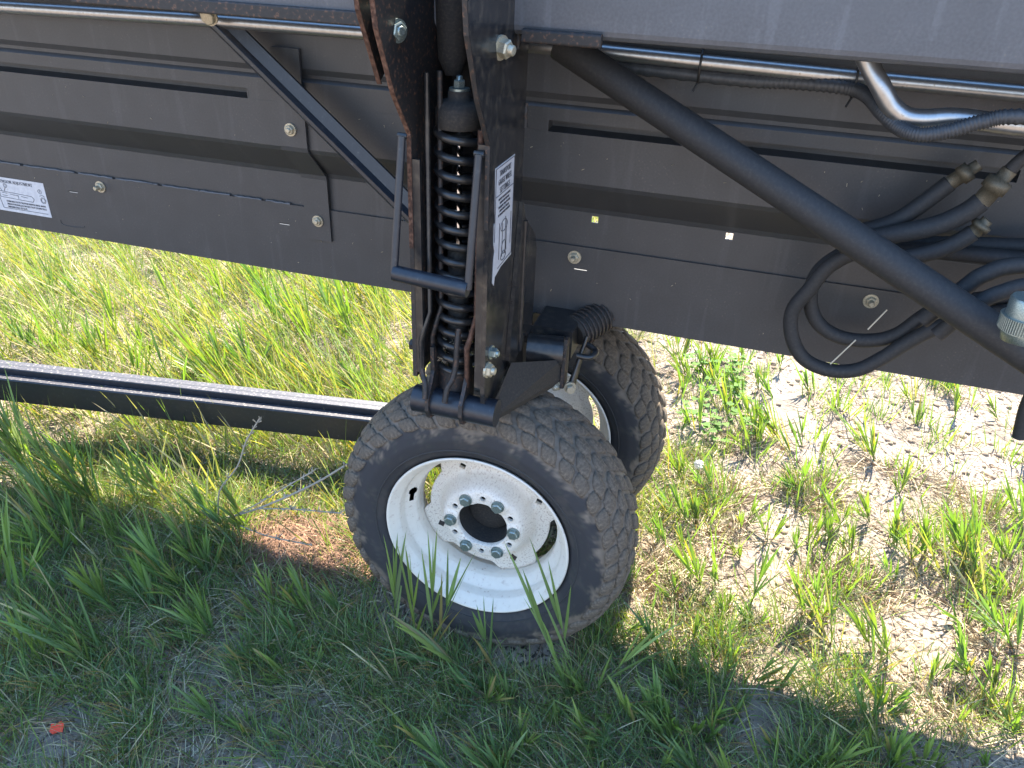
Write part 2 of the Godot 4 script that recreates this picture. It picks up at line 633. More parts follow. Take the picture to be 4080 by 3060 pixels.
	for k in 70:
		var on_low := rng.randf() < .5
		var cpt := Vector3(rng.randf_range(-1.5, .95), rng.randf_range(.785, .94), -.2965) if on_low else Vector3(rng.randf_range(-1.4, .9), rng.randf_range(1.105, 1.185), -.2295)
		var an := rng.randf() * TAU
		var cl := rng.randf_range(.001, .006)
		st.set_color(Color(.50, .42, .28) * rng.randf_range(.5, 1.2))
		tube(st, [cpt, cpt + Vector3(cos(an), sin(an), .1) * cl], .0005, 3, false)
	obj("chaff", st, M.straw, h).set_meta("kind", "stuff")
	# hydraulic steel pipe
	st = begin()
	tube(st, [Vector3(-4, 1.318, -.17), Vector3(-2, 1.332, -.17), Vector3(-1.15, 1.337, -.17), Vector3(-.64, 1.345, -.17), Vector3(.13, 1.348, -.17), Vector3(.60, 1.340, -.17), Vector3(1.2, 1.335, -.17)], .0125, 18)
	obj("steel_pipe", st, M.steel, h)
	st = begin()
	tube(st, smooth_path([Vector3(.53, 1.43, -.075), Vector3(.566, 1.378, -.07), Vector3(.592, 1.346, -.06), Vector3(.612, 1.322, -.06), Vector3(.636, 1.308, -.06), Vector3(.664, 1.307, -.06), Vector3(.704, 1.312, -.062), Vector3(.794, 1.309, -.065), Vector3(.95, 1.31, -.065)], 8), .0145, 16)
	var bp := obj("bent_pipe", st, M.steel, h)
	bp.set_meta("label", "bent steel pipe dropping from behind the top tube")
	# corrugated conduit
	st = begin()
	var cp := smooth_path([Vector3(.17, 1.326, -.175), Vector3(.387, 1.322, -.17), Vector3(.473, 1.325, -.17), Vector3(.556, 1.327, -.15), Vector3(.585, 1.322, -.12), Vector3(.605, 1.308, -.08), Vector3(.631, 1.293, -.05), Vector3(.657, 1.290, -.03), Vector3(.694, 1.299, -.03), Vector3(.733, 1.316, -.03), Vector3(.781, 1.327, -.03), Vector3(.95, 1.33, -.03)], 26)
	var cr := []
	for i in cp.size():
		cr.append(.0118 if i % 3 == 0 else .0098)
	tube(st, cp, cr, 12)
	obj("corrugated_conduit", st, M.conduit, h)
	for tx in [[.321, -.172], [.565, -.158]]:
		st = begin()
		var ring := []
		for k in 17:
			var a := TAU * k / 16
			ring.append(Vector3(tx[0] + cos(a) * .0, 1.3375 + sin(a) * .0265, tx[1] + cos(a) * .0155))
		tube(st, ring, .0022, 6, false)
		tube(st, [Vector3(tx[0], 1.313, tx[1] + .006), Vector3(tx[0] - .006, 1.299, tx[1] + .012)], .002, 6)
		obj("cable_tie", st, M.black_tie, h)
	# left brace: rolled angle running down to the leg
	st = begin()
	var a0 := Vector3(-.665, 1.385, -.185)
	var a1 := Vector3(-.10, .955, -.135)
	var d := (a1 - a0).normalized()
	var up := Vector3(0, 0, 1)
	var sd := d.cross(up).normalized()
	up = sd.cross(d)
	var sec := [Vector2(-.026, .0), Vector2(-.026, .006), Vector2(-.003, .012), Vector2(.003, .024), Vector2(.010, .024), Vector2(.024, .006), Vector2(.024, 0)]
	for i in sec.size():
		var p: Vector2 = sec[i]
		var q: Vector2 = sec[(i + 1) % sec.size()]
		quad(st, a0 + sd * p.x + up * p.y, a1 + sd * p.x + up * p.y, a1 + sd * q.x + up * q.y, a0 + sd * q.x + up * q.y)
	obj("angle_brace", st, M.beam_paint, h)
	# right brace: round tube coming forward
	st = begin()
	tube(st, [Vector3(.085, 1.358, -.14), Vector3(1.1, .91, .10)], .0265, 22)
	obj("tube_brace", st, M.hose, h)
	# decal with the tension instructions
	st = begin()
	box(st, Vector3(-1.60, .8175, -.2968), Vector3(-1.296, .909, -.2962))
	var dc := obj("decal", st, M.paper, h)
	dc.set_meta("label", "white instruction decal about draper tension adjustment")
	var fz := func(px: float, py: float) -> Transform3D: return Transform3D(Basis(), Vector3(px, py, -.2958))
	text(dc, "heading_text", "DRAPER TENSION ADJUSTMENT", .0105, fz.call(-1.409, .8985), .150)
	text(dc, "text_line", "TURN BOLT (1) TO TIGHTEN DRAPER UNTIL WHITE", .0062, fz.call(-1.370, .8455), .128)
	text(dc, "text_line", "INDICATOR BAR (2) CROSSES SLOT (3) AND FILLS", .0062, fz.call(-1.370, .8380), .128)
	text(dc, "text_line", "INBOARD HALF OF SLOT.", .0062, fz.call(-1.402, .8305), .064)
	text(dc, "number_mark", "3", .008, fz.call(-1.452, .887))
	text(dc, "number_mark", "2", .008, fz.call(-1.425, .8875))
	text(dc, "number_mark", "1", .008, fz.call(-1.314, .885))
	st = begin()
	var zi := -.2957
	for c in [[-1.452, .887, .0055], [-1.425, .8875, .0055], [-1.314, .885, .0055], [-1.309, .862, .008], [-1.309, .862, .0055]]:
		var pts := []
		for k in 17:
			pts.append(Vector3(c[0] + cos(TAU * k / 16) * c[2], c[1] + sin(TAU * k / 16) * c[2], zi))
		tube(st, pts, .0005, 4, false)
	for l in [[-1.445, .881, -1.44, .872], [-1.427, .882, -1.433, .872], [-1.45, .872, -1.345, .868], [-1.45, .856, -1.345, .853], [-1.345, .868, -1.339, .861], [-1.339, .861, -1.345, .853], [-1.45, .872, -1.45, .856], [-1.442, .868, -1.425, .867], [-1.442, .861, -1.425, .8605], [-1.415, .866, -1.39, .864], [-1.39, .8665, -1.39, .857], [-1.38, .864, -1.36, .8625], [-1.46, .894, -1.45, .826], [-1.45, .826, -1.305, .826], [-1.58, .888, -1.462, .888], [-1.58, .852, -1.456, .852], [-1.318, .873, -1.309, .8755], [-1.309, .8755, -1.301, .872]]:
		tube(st, [Vector3(l[0], l[1], zi), Vector3(l[2], l[3], zi)], .0006, 4)
	obj("diagram_lines", st, M.ink, dc)

# ------------------------------------------------------------------ suspension leg
func make_leg() -> void:
	var L := thing("suspension_leg", "upright dark suspension leg with coil spring and handle above the white-rimmed wheel", "suspension leg", Vector3(-.025, 0, 0))
	var off := Vector3(.025, 0, 0)   # parts are laid out in world coordinates
	var put := func(called: String, st, m: Material) -> MeshInstance3D:
		var o := obj(called, st, m, L)
		o.position = off
		return o
	var flare := [Vector2(.80, .10), Vector2(1.24, .10), Vector2(1.31, .155), Vector2(1.40, .20), Vector2(1.58, .235), Vector2(1.58, -.085), Vector2(.86, -.085), Vector2(.80, -.03)]
	var st := begin()
	plate(st, [Vector2(.722, .092), Vector2(.79, .10), Vector2(1.235, .10), Vector2(1.31, .155), Vector2(1.40, .20), Vector2(1.58, .235), Vector2(1.58, -.085), Vector2(.80, -.085), Vector2(.725, .07)], .037, .045, "x")
	put.call("side_plate", st, M.gloss_paint)
	st = begin()
	plate(st, flare, -.095, -.087, "x")
	put.call("side_plate", st, M.rusty_paint)
	st = begin()
	plate(st, [Vector2(1.32, .13), Vector2(1.42, .185), Vector2(1.58, .215), Vector2(1.58, .0), Vector2(1.40, .0)], -.128, -.121, "x")
	put.call("outer_plate", st, M.rusty_paint).set_meta("label", "rust-edged outer bracket plate")
	for e in [[-.091, [Vector2(1.05, .1005), Vector2(1.24, .1005), Vector2(1.31, .1555), Vector2(1.40, .2005), Vector2(1.58, .2355)]], [.041, [Vector2(1.10, .1005), Vector2(1.235, .1005), Vector2(1.31, .1555), Vector2(1.40, .2005), Vector2(1.58, .2355)]], [-.1245, [Vector2(1.315, .128), Vector2(1.42, .1855), Vector2(1.58, .2155)]]]:
		st = begin()
		for i in (e[1] as Array).size() - 1:
			var pa: Vector2 = e[1][i]
			var pb: Vector2 = e[1][i + 1]
			var nn := Vector2(-(pb - pa).y, (pb - pa).x).normalized() * .0012
			plate(st, [pa - nn, pb - nn, pb + nn, pa + nn], e[0] - .0036, e[0] + .0036, "x")
		put.call("plate_edge", st, M.rust if e[0] < 0 else M.rusty_paint).set_meta("label", "worn rusty cut edge of the plate")
	st = begin()
	box(st, Vector3(-.0869, .80, -.085), Vector3(.0369, 1.58, -.077))
	put.call("back_plate", st, M.paint)
	# front flanges and guide bars
	st = begin()
	box(st, Vector3(-.0868, .81, .092), Vector3(-.074, 1.20, .0995))
	put.call("flange", st, M.paint)
	st = begin()
	box(st, Vector3(.025, .80, .092), Vector3(.0368, 1.235, .0995))
	put.call("flange", st, M.paint)
	for gx in [-.0665, -.055]:
		st = begin()
		var zz := .085 if gx < -.06 else .060
		tube(st, [Vector3(gx, 1.33, zz), Vector3(gx, .93, zz), Vector3(gx - .006, .90, zz + .012), Vector3(gx - .012, .875, zz + .014), Vector3(gx - .012, .80, zz + .012)], [.0052, .0052, .0052, .0052, .005], 4)
		put.call("guide_bar", st, M.rusty_paint if gx > -.06 else M.paint)
	st = begin()
	tube(st, [Vector3(.0185, 1.25, .07), Vector3(.0185, .93, .075), Vector3(.012, .89, .088), Vector3(.006, .872, .09), Vector3(.006, .79, .085)], [.0052, .0052, .0054, .0054, .005], 4)
	put.call("guide_bar", st, M.rust)
	st = begin()
	box(st, Vector3(.024, .80, .05), Vector3(.036, 1.22, .085))
	put.call("inner_rail", st, M.paint)
	# hump plate behind the side plate
	st = begin()
	plate(st, [Vector2(1.10, -.07), Vector2(1.065, -.09), Vector2(1.035, -.13), Vector2(1.01, -.165), Vector2(.975, -.182), Vector2(.80, -.182), Vector2(.775, -.175), Vector2(.772, -.16), Vector2(.79, -.155), Vector2(.81, -.16), Vector2(.81, -.11), Vector2(.76, -.05), Vector2(.80, -.02)], .0455, .0535, "x")
	put.call("hump_plate", st, M.gloss_paint)
	st = begin()
	box(st, Vector3(.0455, .79, -.093), Vector3(.058, 1.06, -.083), .003)
	put.call("rib", st, M.paint)
	# spring, damper
	var cx := -.031
	var cz := .035
	st = begin()
	var pts := []
	var y0 := .800
	var turns := 15.5
	var n := 300
	for i in n + 1:
		var t := float(i) / n
		var a := TAU * turns * t
		var yy := y0 + (1.238 - y0) * (t * .9 + .1 * t * t)
		pts.append(Vector3(cx + cos(a) * .0355, yy, cz + sin(a) * .0355))
	tube(st, pts, .0070, 9)
	put.call("coil_spring", st, M.paint)
	st = begin()
	rod(st, Vector3(cx, 1.02, cz), Vector3(cx, 1.26, cz), .0062, 14)
	put.call("damper_rod", st, M.chrome)
	st = begin()
	tube(st, [Vector3(cx, .80, cz), Vector3(cx, 1.03, cz), Vector3(cx, 1.042, cz)], [.0195, .0195, .012], 20)
	put.call("damper_tube", st, M.rubber)
	st = begin()
	tube(st, [Vector3(cx, 1.222, cz), Vector3(cx, 1.226, cz), Vector3(cx, 1.234, cz)], [.018, .026, .022], 20)
	tube(st, [Vector3(cx, 1.243, cz), Vector3(cx, 1.247, cz), Vector3(cx, 1.272, cz), Vector3(cx, 1.284, cz), Vector3(cx, 1.285, cz), Vector3(cx, 1.300, cz)], [.036, .0385, .0385, .030, .019, .018], 22)
	put.call("spring_cap", st, M.rubber)
	st = begin()
	rod(st, Vector3(cx, 1.300, cz), Vector3(cx, 1.3035, cz), .0165, 18)
	put.call("washer", st, M.zinc)
	bolt("nut", L, off + Vector3(cx, 1.304, cz), Vector3.UP, .0095, .012, 0, .006, M.zinc)
	st = begin()
	tube(st, [Vector3(-.058, 1.315, -.01), Vector3(-.06, 1.34, -.01), Vector3(-.062, 1.46, -.01)], [.014, .024, .027], 18)
	put.call("boss", st, M.rubber)
	# lower seat, sleeve and clamps
	st = begin()
	tube(st, [Vector3(cx, .762, cz + .012), Vector3(cx, .79, cz + .008), Vector3(cx, .797, cz + .006)], [.034, .034, .037], 22)
	put.call("spring_seat", st, M.rusty_paint)
	st = begin()
	rod(st, Vector3(-.098, .744, .085), Vector3(.066, .744, .085), .0265, 24)
	put.call("pivot_sleeve", st, M.beam_paint)
	for sx in [-.062, .004]:
		st = begin()
		var pl := [Vector2(.712, .085), Vector2(.72, .108), Vector2(.74, .118), Vector2(.765, .116), Vector2(.785, .10), Vector2(.81, .085), Vector2(.86, .088), Vector2(.86, .08), Vector2(.80, .05), Vector2(.74, .052), Vector2(.718, .062)]
		plate(st, pl, sx - .0035, sx + .0035, "x")
		put.call("clamp_plate", st, M.rusty_paint)
	for sx in [[-.082, .014], [-.012, -.012]]:
		st = begin()
		tube(st, smooth_path([Vector3(sx[0], .905, .083), Vector3(sx[0], .87, .092), Vector3(sx[0] + sx[1] * .1, .835, .094), Vector3(sx[0] + sx[1] * .4, .81, .10), Vector3(sx[0] + sx[1], .792, .108), Vector3(sx[0] + sx[1] * 1.2, .765, .116)], 5), .0058, 4)
		put.call("link_strip", st, M.rusty_paint)
	# straw caught on the lower coils
	st = begin()
	st.set_color(Color(.40, .33, .22))
	var rng := RandomNumberGenerator.new()
	rng.seed = 8
	for k in 70:
		var a := rng.randf_range(-.3, PI + .3)
		var r := rng.randf_range(.024, .036)
		var p := Vector3(cx + cos(a) * r, rng.randf_range(.826, .834) if k % 2 else rng.randf_range(.856, .866), cz + sin(a) * r)
		var q := p + Vector3(rng.randf_range(-.018, .018), rng.randf_range(-.006, .005), rng.randf_range(-.004, .012))
		var c := rng.randf_range(.6, 1.1)
		st.set_color(Color(.36 * c, .29 * c, .20 * c))
		tube(st, [p, q], .0007, 3, false)
	var sw := put.call("trapped_straw", st, M.straw) as Node
	sw.set_meta("kind", "stuff")
	# handle: two arms and a round grip
	var hl := Vector3(-.1015, 1.235, .104)
	var hr := Vector3(.0285, 1.222, .108)
	var gl := Vector3(-.1015, 1.022, .15)
	var gr := Vector3(.029, 1.014, .15)
	st = begin()
	tube(st, smooth_path([gl, (gl + gr) / 2, gr], 4), .0135, 20)
	var hd := put.call("handle", st, M.beam_paint) as Node3D
	for ab in [[hl, gl], [hr, gr]]:
		st = begin()
		tube(st, [ab[0], ab[1]], .0068, 8)
		var arm := obj("handle_arm", st, M.beam_paint, hd)
		st = begin()
		rod(st, (ab[0] as Vector3) - Vector3(.008, 0, .004), (ab[0] as Vector3) + Vector3(.008, 0, -.004), .005, 12)
		obj("hinge_pin", st, M.paint, hd)
	# bolts
	bolt("bolt", L, off + Vector3(.0455, .835, .088), Vector3(1, 0, .1), .013, .010, .015, .006, M.brass)
	bolt("bolt", L, off + Vector3(.0455, .862, .07), Vector3(1, 0, .1), .010, .012, .013, .004, M.zinc)
	bolt("bolt", L, off + Vector3(-.0868, 1.392, .14), Vector3(1, 0, .5), .013, .008, .0165, .003, M.zinc)
	bolt("bolt", L, off + Vector3(-.12, 1.41, .135), Vector3(1, 0, 0), .011, .012, .014, 0, M.zinc)
	bolt("bolt", L, off + Vector3(.047, 1.372, .07), Vector3(1, -.1, .3), .014, .016, .018, .008, M.brass)
	bolt("bolt", L, off + Vector3(-.0955, .855, .08), Vector3(-1, 0, 0), .011, .012, .014, 0, M.rusty_paint)
	# weld lumps on the side plate
	for w in [[1.228, -.083], [1.36, -.02]]:
		st = begin()
		var wp := []
		var wr := []
		for k in 9:
			wp.append(Vector3(.046, w[0] + .005 * k, w[1] + rng.randf_range(-.002, .002)))
			wr.append(rng.randf_range(.003, .006))
		tube(st, wp, wr, 7)
		put.call("weld", st, M.rusty_paint)
	# gusset and rear pivot reaching back between the wheels
	st = begin()
	var q0 := [Vector3(.052, .722, .085), Vector3(.13, .70, -.15), Vector3(.128, .745, -.15), Vector3(.056, .79, -.02), Vector3(.052, .75, .07)]
	var th := Vector3(.003, .008, .002)
	for k in range(1, 4):
		tri(st, q0[0] + th, q0[k] + th, q0[k + 1] + th)
		tri(st, q0[0] - th, q0[k + 1] - th, q0[k] - th)
	for k in 5:
		quad(st, q0[k] - th, q0[(k + 1) % 5] - th, q0[(k + 1) % 5] + th, q0[k] + th)
	put.call("gusset", st, M.rubber)
	st = begin()
	rod(st, Vector3(.054, .763, -.15), Vector3(.128, .763, -.165), .033, 24)
	put.call("pivot_hub", st, M.paint)
	st = begin()
	plate(st, [Vector2(.683, -.16), Vector2(.69, -.138), Vector2(.75, -.142), Vector2(.80, -.15), Vector2(.80, -.166), Vector2(.74, -.175), Vector2(.69, -.176)], .132, .139, "x")
	put.call("link_plate", st, M.rusty_paint)
	st = begin()
	var lp := [Vector3(.152, .685, -.16), Vector3(.168, .79, -.20)]
	tube(st, [lp[0], lp[1]], [.0085, .004], 4)
	put.call("lever", st, M.paint)
	bolt("bolt", L, off + Vector3(.125, .692, -.145), Vector3(-.2, 0, 1), .0085, .014, .011, .003, M.brass)
	bolt("bolt", L, off + Vector3(.152, .69, -.15), Vector3(.4, 0, 1), .0105, .014, .013, 0, M.brass)
	st = begin()
	tube(st, smooth_path([Vector3(.155, .752, -.18), Vector3(.18, .752, -.18), Vector3(.19, .756, -.192), Vector3(.188, .76, -.205), Vector3(.165, .765, -.215)], 5), .0065, 10)
	put.call("bent_rod", st, M.paint)
	st = begin()
	var s0 := Vector3(.132, .768, -.25)
	var s1 := Vector3(.185, .795, -.33)
	tube(st, [s0, s0.lerp(s1, .06), s1], [.028, .034, .034], 22)
	put.call("rear_damper", st, M.rubber)
	st = begin()
	pts = []
	var dx := (s1 - s0).normalized()
	var ex := dx.cross(Vector3.UP).normalized()
	var ey := ex.cross(dx)
	for i in 121:
		var t := i / 120.0
		var a := TAU * 8 * t
		pts.append(s0.lerp(s1, .08 + .9 * t) + (ex * cos(a) + ey * sin(a)) * .036)
	tube(st, pts, .0032, 6)
	put.call("rear_spring", st, M.rusty_paint)
	st = begin()
	box(st, Vector3(.05, .73, -.30), Vector3(.14, .80, -.19), .006)
	put.call("cross_block", st, M.paint)
	# axle carrying both wheels, and the arm that holds it to the sleeve
	st = begin()
	rod(st, Vector3(0, .354, -.70), Vector3(0, .354, -.105), .035, 24)
	put.call("axle", st, M.paint)
	st = begin()
	plate(st, [Vector2(.30, -.29), Vector2(.30, -.39), Vector2(.76, -.37), Vector2(.80, -.22), Vector2(.74, -.20)], -.03, .03, "x")
	put.call("axle_arm", st, M.paint)
	# decal on the side plate
	st = begin()
	var dpoly := [Vector2(1.194, .074), Vector2(1.194, -.030), Vector2(1.014, -.030), Vector2(1.012, .03), Vector2(1.004, .062), Vector2(.990, .066), Vector2(.998, .0745), Vector2(1.04, .0715), Vector2(1.052, .067), Vector2(1.066, .073), Vector2(1.10, .0735), Vector2(1.104, .0705)]
	plate(st, dpoly, .0453, .0459, "x")
	var dc := put.call("decal", st, M.paper) as Node3D
	dc.set_meta("label", "torn white decal with gauge wheel settings")
	var side := func(y: float, z: float) -> Transform3D: return Transform3D(Basis(Vector3(0, 0, -1), Vector3.UP, Vector3(1, 0, 0)), Vector3(.0463, y, z))
	text(dc, "heading_text", "TRANSPORT", .0125, side.call(1.180, .022), .062)
	text(dc, "heading_text", "GAUGE WHEEL", .0125, side.call(1.166, .022), .070)
	text(dc, "heading_text", "SETTINGS", .0125, side.call(1.152, .022), .054)
	for k in 5:
		text(dc, "text_line", ["OFFSET TO LOCK GAUGE", "COMPLETELY BEFORE", "TO ADJUST, PULL IN LEVER", "AND RAISE FULLY,", "IN TRANSPORT POSITION"][k], .0052, side.call(1.137 - k * .0068, .022), .064 if k % 2 == 0 else .052)
	st = begin()
	for l in [[1.1915, .071, 1.1915, -.027], [1.1915, -.027, 1.02, -.027], [1.145, .071, 1.145, -.027], [1.098, -.018, 1.04, -.018], [1.1915, .071, 1.07, .071], [1.02, -.027, 1.016, .05], [1.095, .045, 1.03, .045], [1.09, .005, 1.035, .005], [1.09, .028, 1.03, .028], [1.098, .012, 1.03, .010]]:
		tube(st, [Vector3(.0463, l[0], l[1]), Vector3(.0463, l[2], l[3])], .0007, 4)
	for c in [[1.085, .02, .010, .018], [1.045, .018, .012, .012], [1.03, .02, .008, .014]]:
		var ps := []
		for k in 19:
			ps.append(Vector3(.0463, c[0] + sin(TAU * k / 18) * c[2], c[1] + cos(TAU * k / 18) * c[3]))
		tube(st, ps, .0008, 4, false)
	obj("diagram_lines", st, M.ink, dc)

# ------------------------------------------------------------------ wheels
var tyre_prof := [Vector2(.206, -.008), Vector2(.213, -.002), Vector2(.222, .006), Vector2(.240, .0145), Vector2(.262, .018), Vector2(.282, .016), Vector2(.298, .011), Vector2(.311, .003), Vector2(.321, -.008), Vector2(.328, -.020), Vector2(.333, -.034), Vector2(.336, -.050), Vector2(.3385, -.066), Vector2(.339, -.082)]

func full_prof() -> Array:
	var p := tyre_prof.duplicate()
	for i in range(tyre_prof.size() - 2, -1, -1):
		p.append(Vector2(tyre_prof[i].x, -.164 - tyre_prof[i].y))
	return p

# point on the tread at arc position s measured from the crown, with height h
func tread_point(s: float, ang: float, h: float) -> Vector3:
	# follow the profile from the crown outwards
	var sgn := signf(s)
	var left := absf(s)
	var i := tyre_prof.size() - 1
	var p: Vector2 = tyre_prof[i]
	var nrm := Vector2(1, 0)
	while i > 0:
		var q: Vector2 = tyre_prof[i - 1]
		var l := p.distance_to(q)
		var dir := (q - p) / l
		nrm = Vector2(dir.y, -dir.x)
		if left <= l:
			p = p + dir * left
			break
		left -= l
		p = q
		i -= 1
	if nrm.x < 0 and nrm.y < 0:
		nrm = -nrm
	p += nrm * h
	var z := p.y if sgn >= 0 else -.164 - p.y
	return Vector3(cos(ang) * p.x, sin(ang) * p.x, z)

func collar(st: SurfaceTool, at: Vector3, r0: float, r1: float, n: int, turn: float) -> void:
	for k in n:
		var a := TAU * k / n + turn
		var b := TAU * (k + 1) / n + turn
		var u := Vector3(cos(a), sin(a), 0)
		var v := Vector3(cos(b), sin(b), 0)
		var back := Vector3(0, 0, -.008)
		var low := Vector3(0, 0, -.0022)
		quad(st, at + u * r0, at + u * r1 + low, at + v * r1 + low, at + v * r0)
		quad(st, at + u * r0 + back, at + u * r0, at + v * r0, at + v * r0 + back)

func make_wheels() -> void:
	var W := thing("gauge_wheel", "muddy gauge wheel with white rim facing out under the spring leg", "wheel", Vector3(0, .354, 0), "gauge wheels on one axle")
	# tyre with mud noise in vertex colours
	var nz := FastNoiseLite.new()
	nz.seed = 3
	nz.frequency = 14.0
	nz.fractal_octaves = 5
	var nf := FastNoiseLite.new()
	nf.seed = 6
	nf.frequency = 70.0
	nf.fractal_octaves = 3
	var coarse := full_prof()
	var prof := []
	for i in coarse.size() - 1:
		for k in 4:
			prof.append((coarse[i] as Vector2).lerp(coarse[i + 1], k / 4.0))
	prof.append(coarse[-1])
	var segs := 260
	var st := begin()
	st.set_smooth_group(0)
	var np := prof.size()
	for k in segs:
		var a := TAU * k / segs
		for i in np:
			var p: Vector2 = prof[i]
			var v := Vector3(cos(a) * p.x, sin(a) * p.x, p.y)
			var m := nz.get_noise_3dv(v)
			var f := nf.get_noise_3dv(v)
			var mud := smoothstep(.280, .300, p.x + m * .045 + f * .016)
			var film := smoothstep(.05, .4, m + f * .6) * .25
			var rub := Color(.030, .031, .034).lerp(Color(.085, .075, .062), film)
			var md := Color(.125, .102, .080) * (1.0 + f * .5 + m * .3)
			st.set_color(rub.lerp(md, mud))
			st.add_vertex(v)
	for k in segs:
		var k2 := (k + 1) % segs
		for i in np - 1:
			var a := k * np + i
			var b := k2 * np + i
			for j in [a, b, a + 1, b, b + 1, a + 1]:
				st.add_index(j)
	st.generate_normals()
	var ty := obj("tyre", st.commit(), M.tyre, W)
	# tread blocks: seven staggered rows of scales
	var rows := [-.099, -.069, -.035, 0.0, .035, .069, .099]
	var cnt := 42
	for r in rows.size():
		var s0: float = rows[r]
		var variants := []
		for vr in 5:
			var rg := RandomNumberGenerator.new()
			rg.seed = r * 10 + vr
			var shape := [Vector2(-.0235, -.012), Vector2(-.019, -.0195), Vector2(.002, -.022), Vector2(.019, -.018), Vector2(.0245, -.004), Vector2(.0225, .015), Vector2(.004, .0215), Vector2(-.021, .0175)]
			var slant := .65 if r < 4 else -.65
			st = begin()
			var bot := []
			var mid := []
			var top := []
			for p in shape:
				var q: Vector2 = p * Vector2(rg.randf_range(.84, 1.06), .80 * rg.randf_range(.86, 1.04))
				q.x += q.y * slant
				bot.append(tread_point(s0 + q.y, q.x / .352, -.002))
				mid.append(tread_point(s0 + q.y * .93, q.x * .96 / .352, .0040))
				top.append(tread_point(s0 + q.y * .66, q.x * .74 / .352, .0066 + rg.randf_range(-.001, .001)))
			st.set_smooth_group(0)
			for i in shape.size():
				var j := (i + 1) % shape.size()
				quad(st, bot[i], bot[j], mid[j], mid[i])
				quad(st, mid[i], mid[j], top[j], top[i])
			for i in range(1, shape.size() - 1):
				tri(st, top[0], top[i], top[i + 1])
			variants.append(commit(st))
		for k in cnt:
			var o := obj("tread_block", variants[(k * 7 + r * 3 + (k / 5)) % 5], M.mud, ty)
			o.rotation.z = TAU * (k + (.5 if r % 2 else 0.0)) / cnt + .004 * sin(k * 3.1 + r)
	# rim barrel
	st = begin()
	var rim := [Vector2(.196, -.012), Vector2(.204, -.005), Vector2(.211, .002), Vector2(.2135, .006), Vector2(.2115, .009), Vector2(.2075, .0075), Vector2(.202, .000), Vector2(.196, -.008), Vector2(.191, -.016), Vector2(.1895, -.024), Vector2(.1885, -.040), Vector2(.186, -.044), Vector2(.176, -.056), Vector2(.170, -.064), Vector2(.1675, -.074), Vector2(.167, -.10), Vector2(.174, -.112), Vector2(.186, -.124), Vector2(.188, -.148), Vector2(.197, -.158), Vector2(.209, -.164)]
	var fine_rim := []
	for i in rim.size() - 1:
		var cnt2 := maxi(1, int(ceil((rim[i] as Vector2).distance_to(rim[i + 1]) / .0025)))
		for k in cnt2:
			fine_rim.append((rim[i] as Vector2).lerp(rim[i + 1], float(k) / cnt2))
	fine_rim.append(rim[-1])
	st.set_smooth_group(0)
	var rs := 480
	for i in fine_rim.size() - 1:
		var p: Vector2 = fine_rim[i]
		var q: Vector2 = fine_rim[i + 1]
		for k in rs:
			var a := TAU * k / rs
			var b := TAU * (k + 1) / rs
			var pm := (p + q) / 2
			var am := (a + b) / 2 - deg_to_rad(166)
			# head of the keyhole, then its tail towards the ground
			var along := am * .178
			var deep := (pm.y + .054) * 1.35
			if pm.y < -.03 and pm.y > -.085 and (Vector2(along, deep).length() < .0115 or (along > 0 and along < .029 and absf(deep) < .0055)):
				continue
			quad(st, Vector3(cos(a) * p.x, sin(a) * p.x, p.y), Vector3(cos(a) * q.x, sin(a) * q.x, q.y), Vector3(cos(b) * q.x, sin(b) * q.x, q.y), Vector3(cos(b) * p.x, sin(b) * p.x, p.y))
	st.set_smooth_group(-1)
	obj("rim", st, M.white, W)
	# dished disc with four lobes, holes and hub bore
	st = begin()
	st.set_smooth_group(0)
	var na := 240
	var grid := []
	var radii := [.060, .0605, .064, .068, .072, .076, .080, .084, .090, .096, .100, .106, .112, .118, .124, .130, .136, .142, .148, .154, .160, .166]
	for k in na:
		var a := TAU * k / na
		var lobe := cos(4.0 * (a - deg_to_rad(29)))
		var rmax := lerpf(.145, .1665, smoothstep(-.2, .5, lobe))
		var col := []
		for r0 in radii:
			var r: float = minf(r0, rmax)
			var zz := -.044
			zz -= .006 * smoothstep(.079, .066, r) * 0.0
			zz -= .046 * smoothstep(.088, .122, r) 
			# pads round the bolts
			for b in 6:
				var bp := Vector2.from_angle(TAU * b / 6) * .0755
				zz += .0035 * smoothstep(.026, .018, Vector2.from_angle(a).distance_to(bp / r) * r)
			# dimple beside each square hole
			for q in 4:
				var qp := Vector2.from_angle(deg_to_rad(29 + 90 * q)) * .117
				zz -= .004 * smoothstep(.014, .004, (Vector2.from_angle(a) * r).distance_to(qp))
			col.append(Vector3(cos(a) * r, sin(a) * r, zz))
		col.push_front(Vector3(cos(a) * .060, sin(a) * .060, -.056))
		grid.append(col)
	var cut := func(p: Vector3) -> bool:
		var q := Vector2(p.x, p.y)
		for b in 6:
			if q.distance_to(Vector2.from_angle(TAU * (b + .5) / 6) * .0757) < .0088:
				return true
		for b in 2:
			if q.distance_to(Vector2.from_angle(deg_to_rad(29 + 90 * b)) * .134) < .0095:
				return true
		return false
	for k in na:
		var c0: Array = grid[k]
		var c1: Array = grid[(k + 1) % na]
		for i in c0.size() - 1:
			if (c0[i] as Vector3).distance_to(c0[i + 1]) < .00001 and (c1[i] as Vector3).distance_to(c1[i + 1]) < .00001:
				continue
			if cut.call(((c0[i] as Vector3) + (c1[i + 1] as Vector3)) / 2):
				continue
			quad(st, c0[i], c0[i + 1], c1[i + 1], c1[i])
	# rim of the disc edge, folded back
	for k in na:
		var p: Vector3 = grid[k][-1]
		var q: Vector3 = grid[(k + 1) % na][-1]
		quad(st, p, p - Vector3(0, 0, .008), q - Vector3(0, 0, .008), q)
	# collars of the round and square holes
	st.set_smooth_group(-1)
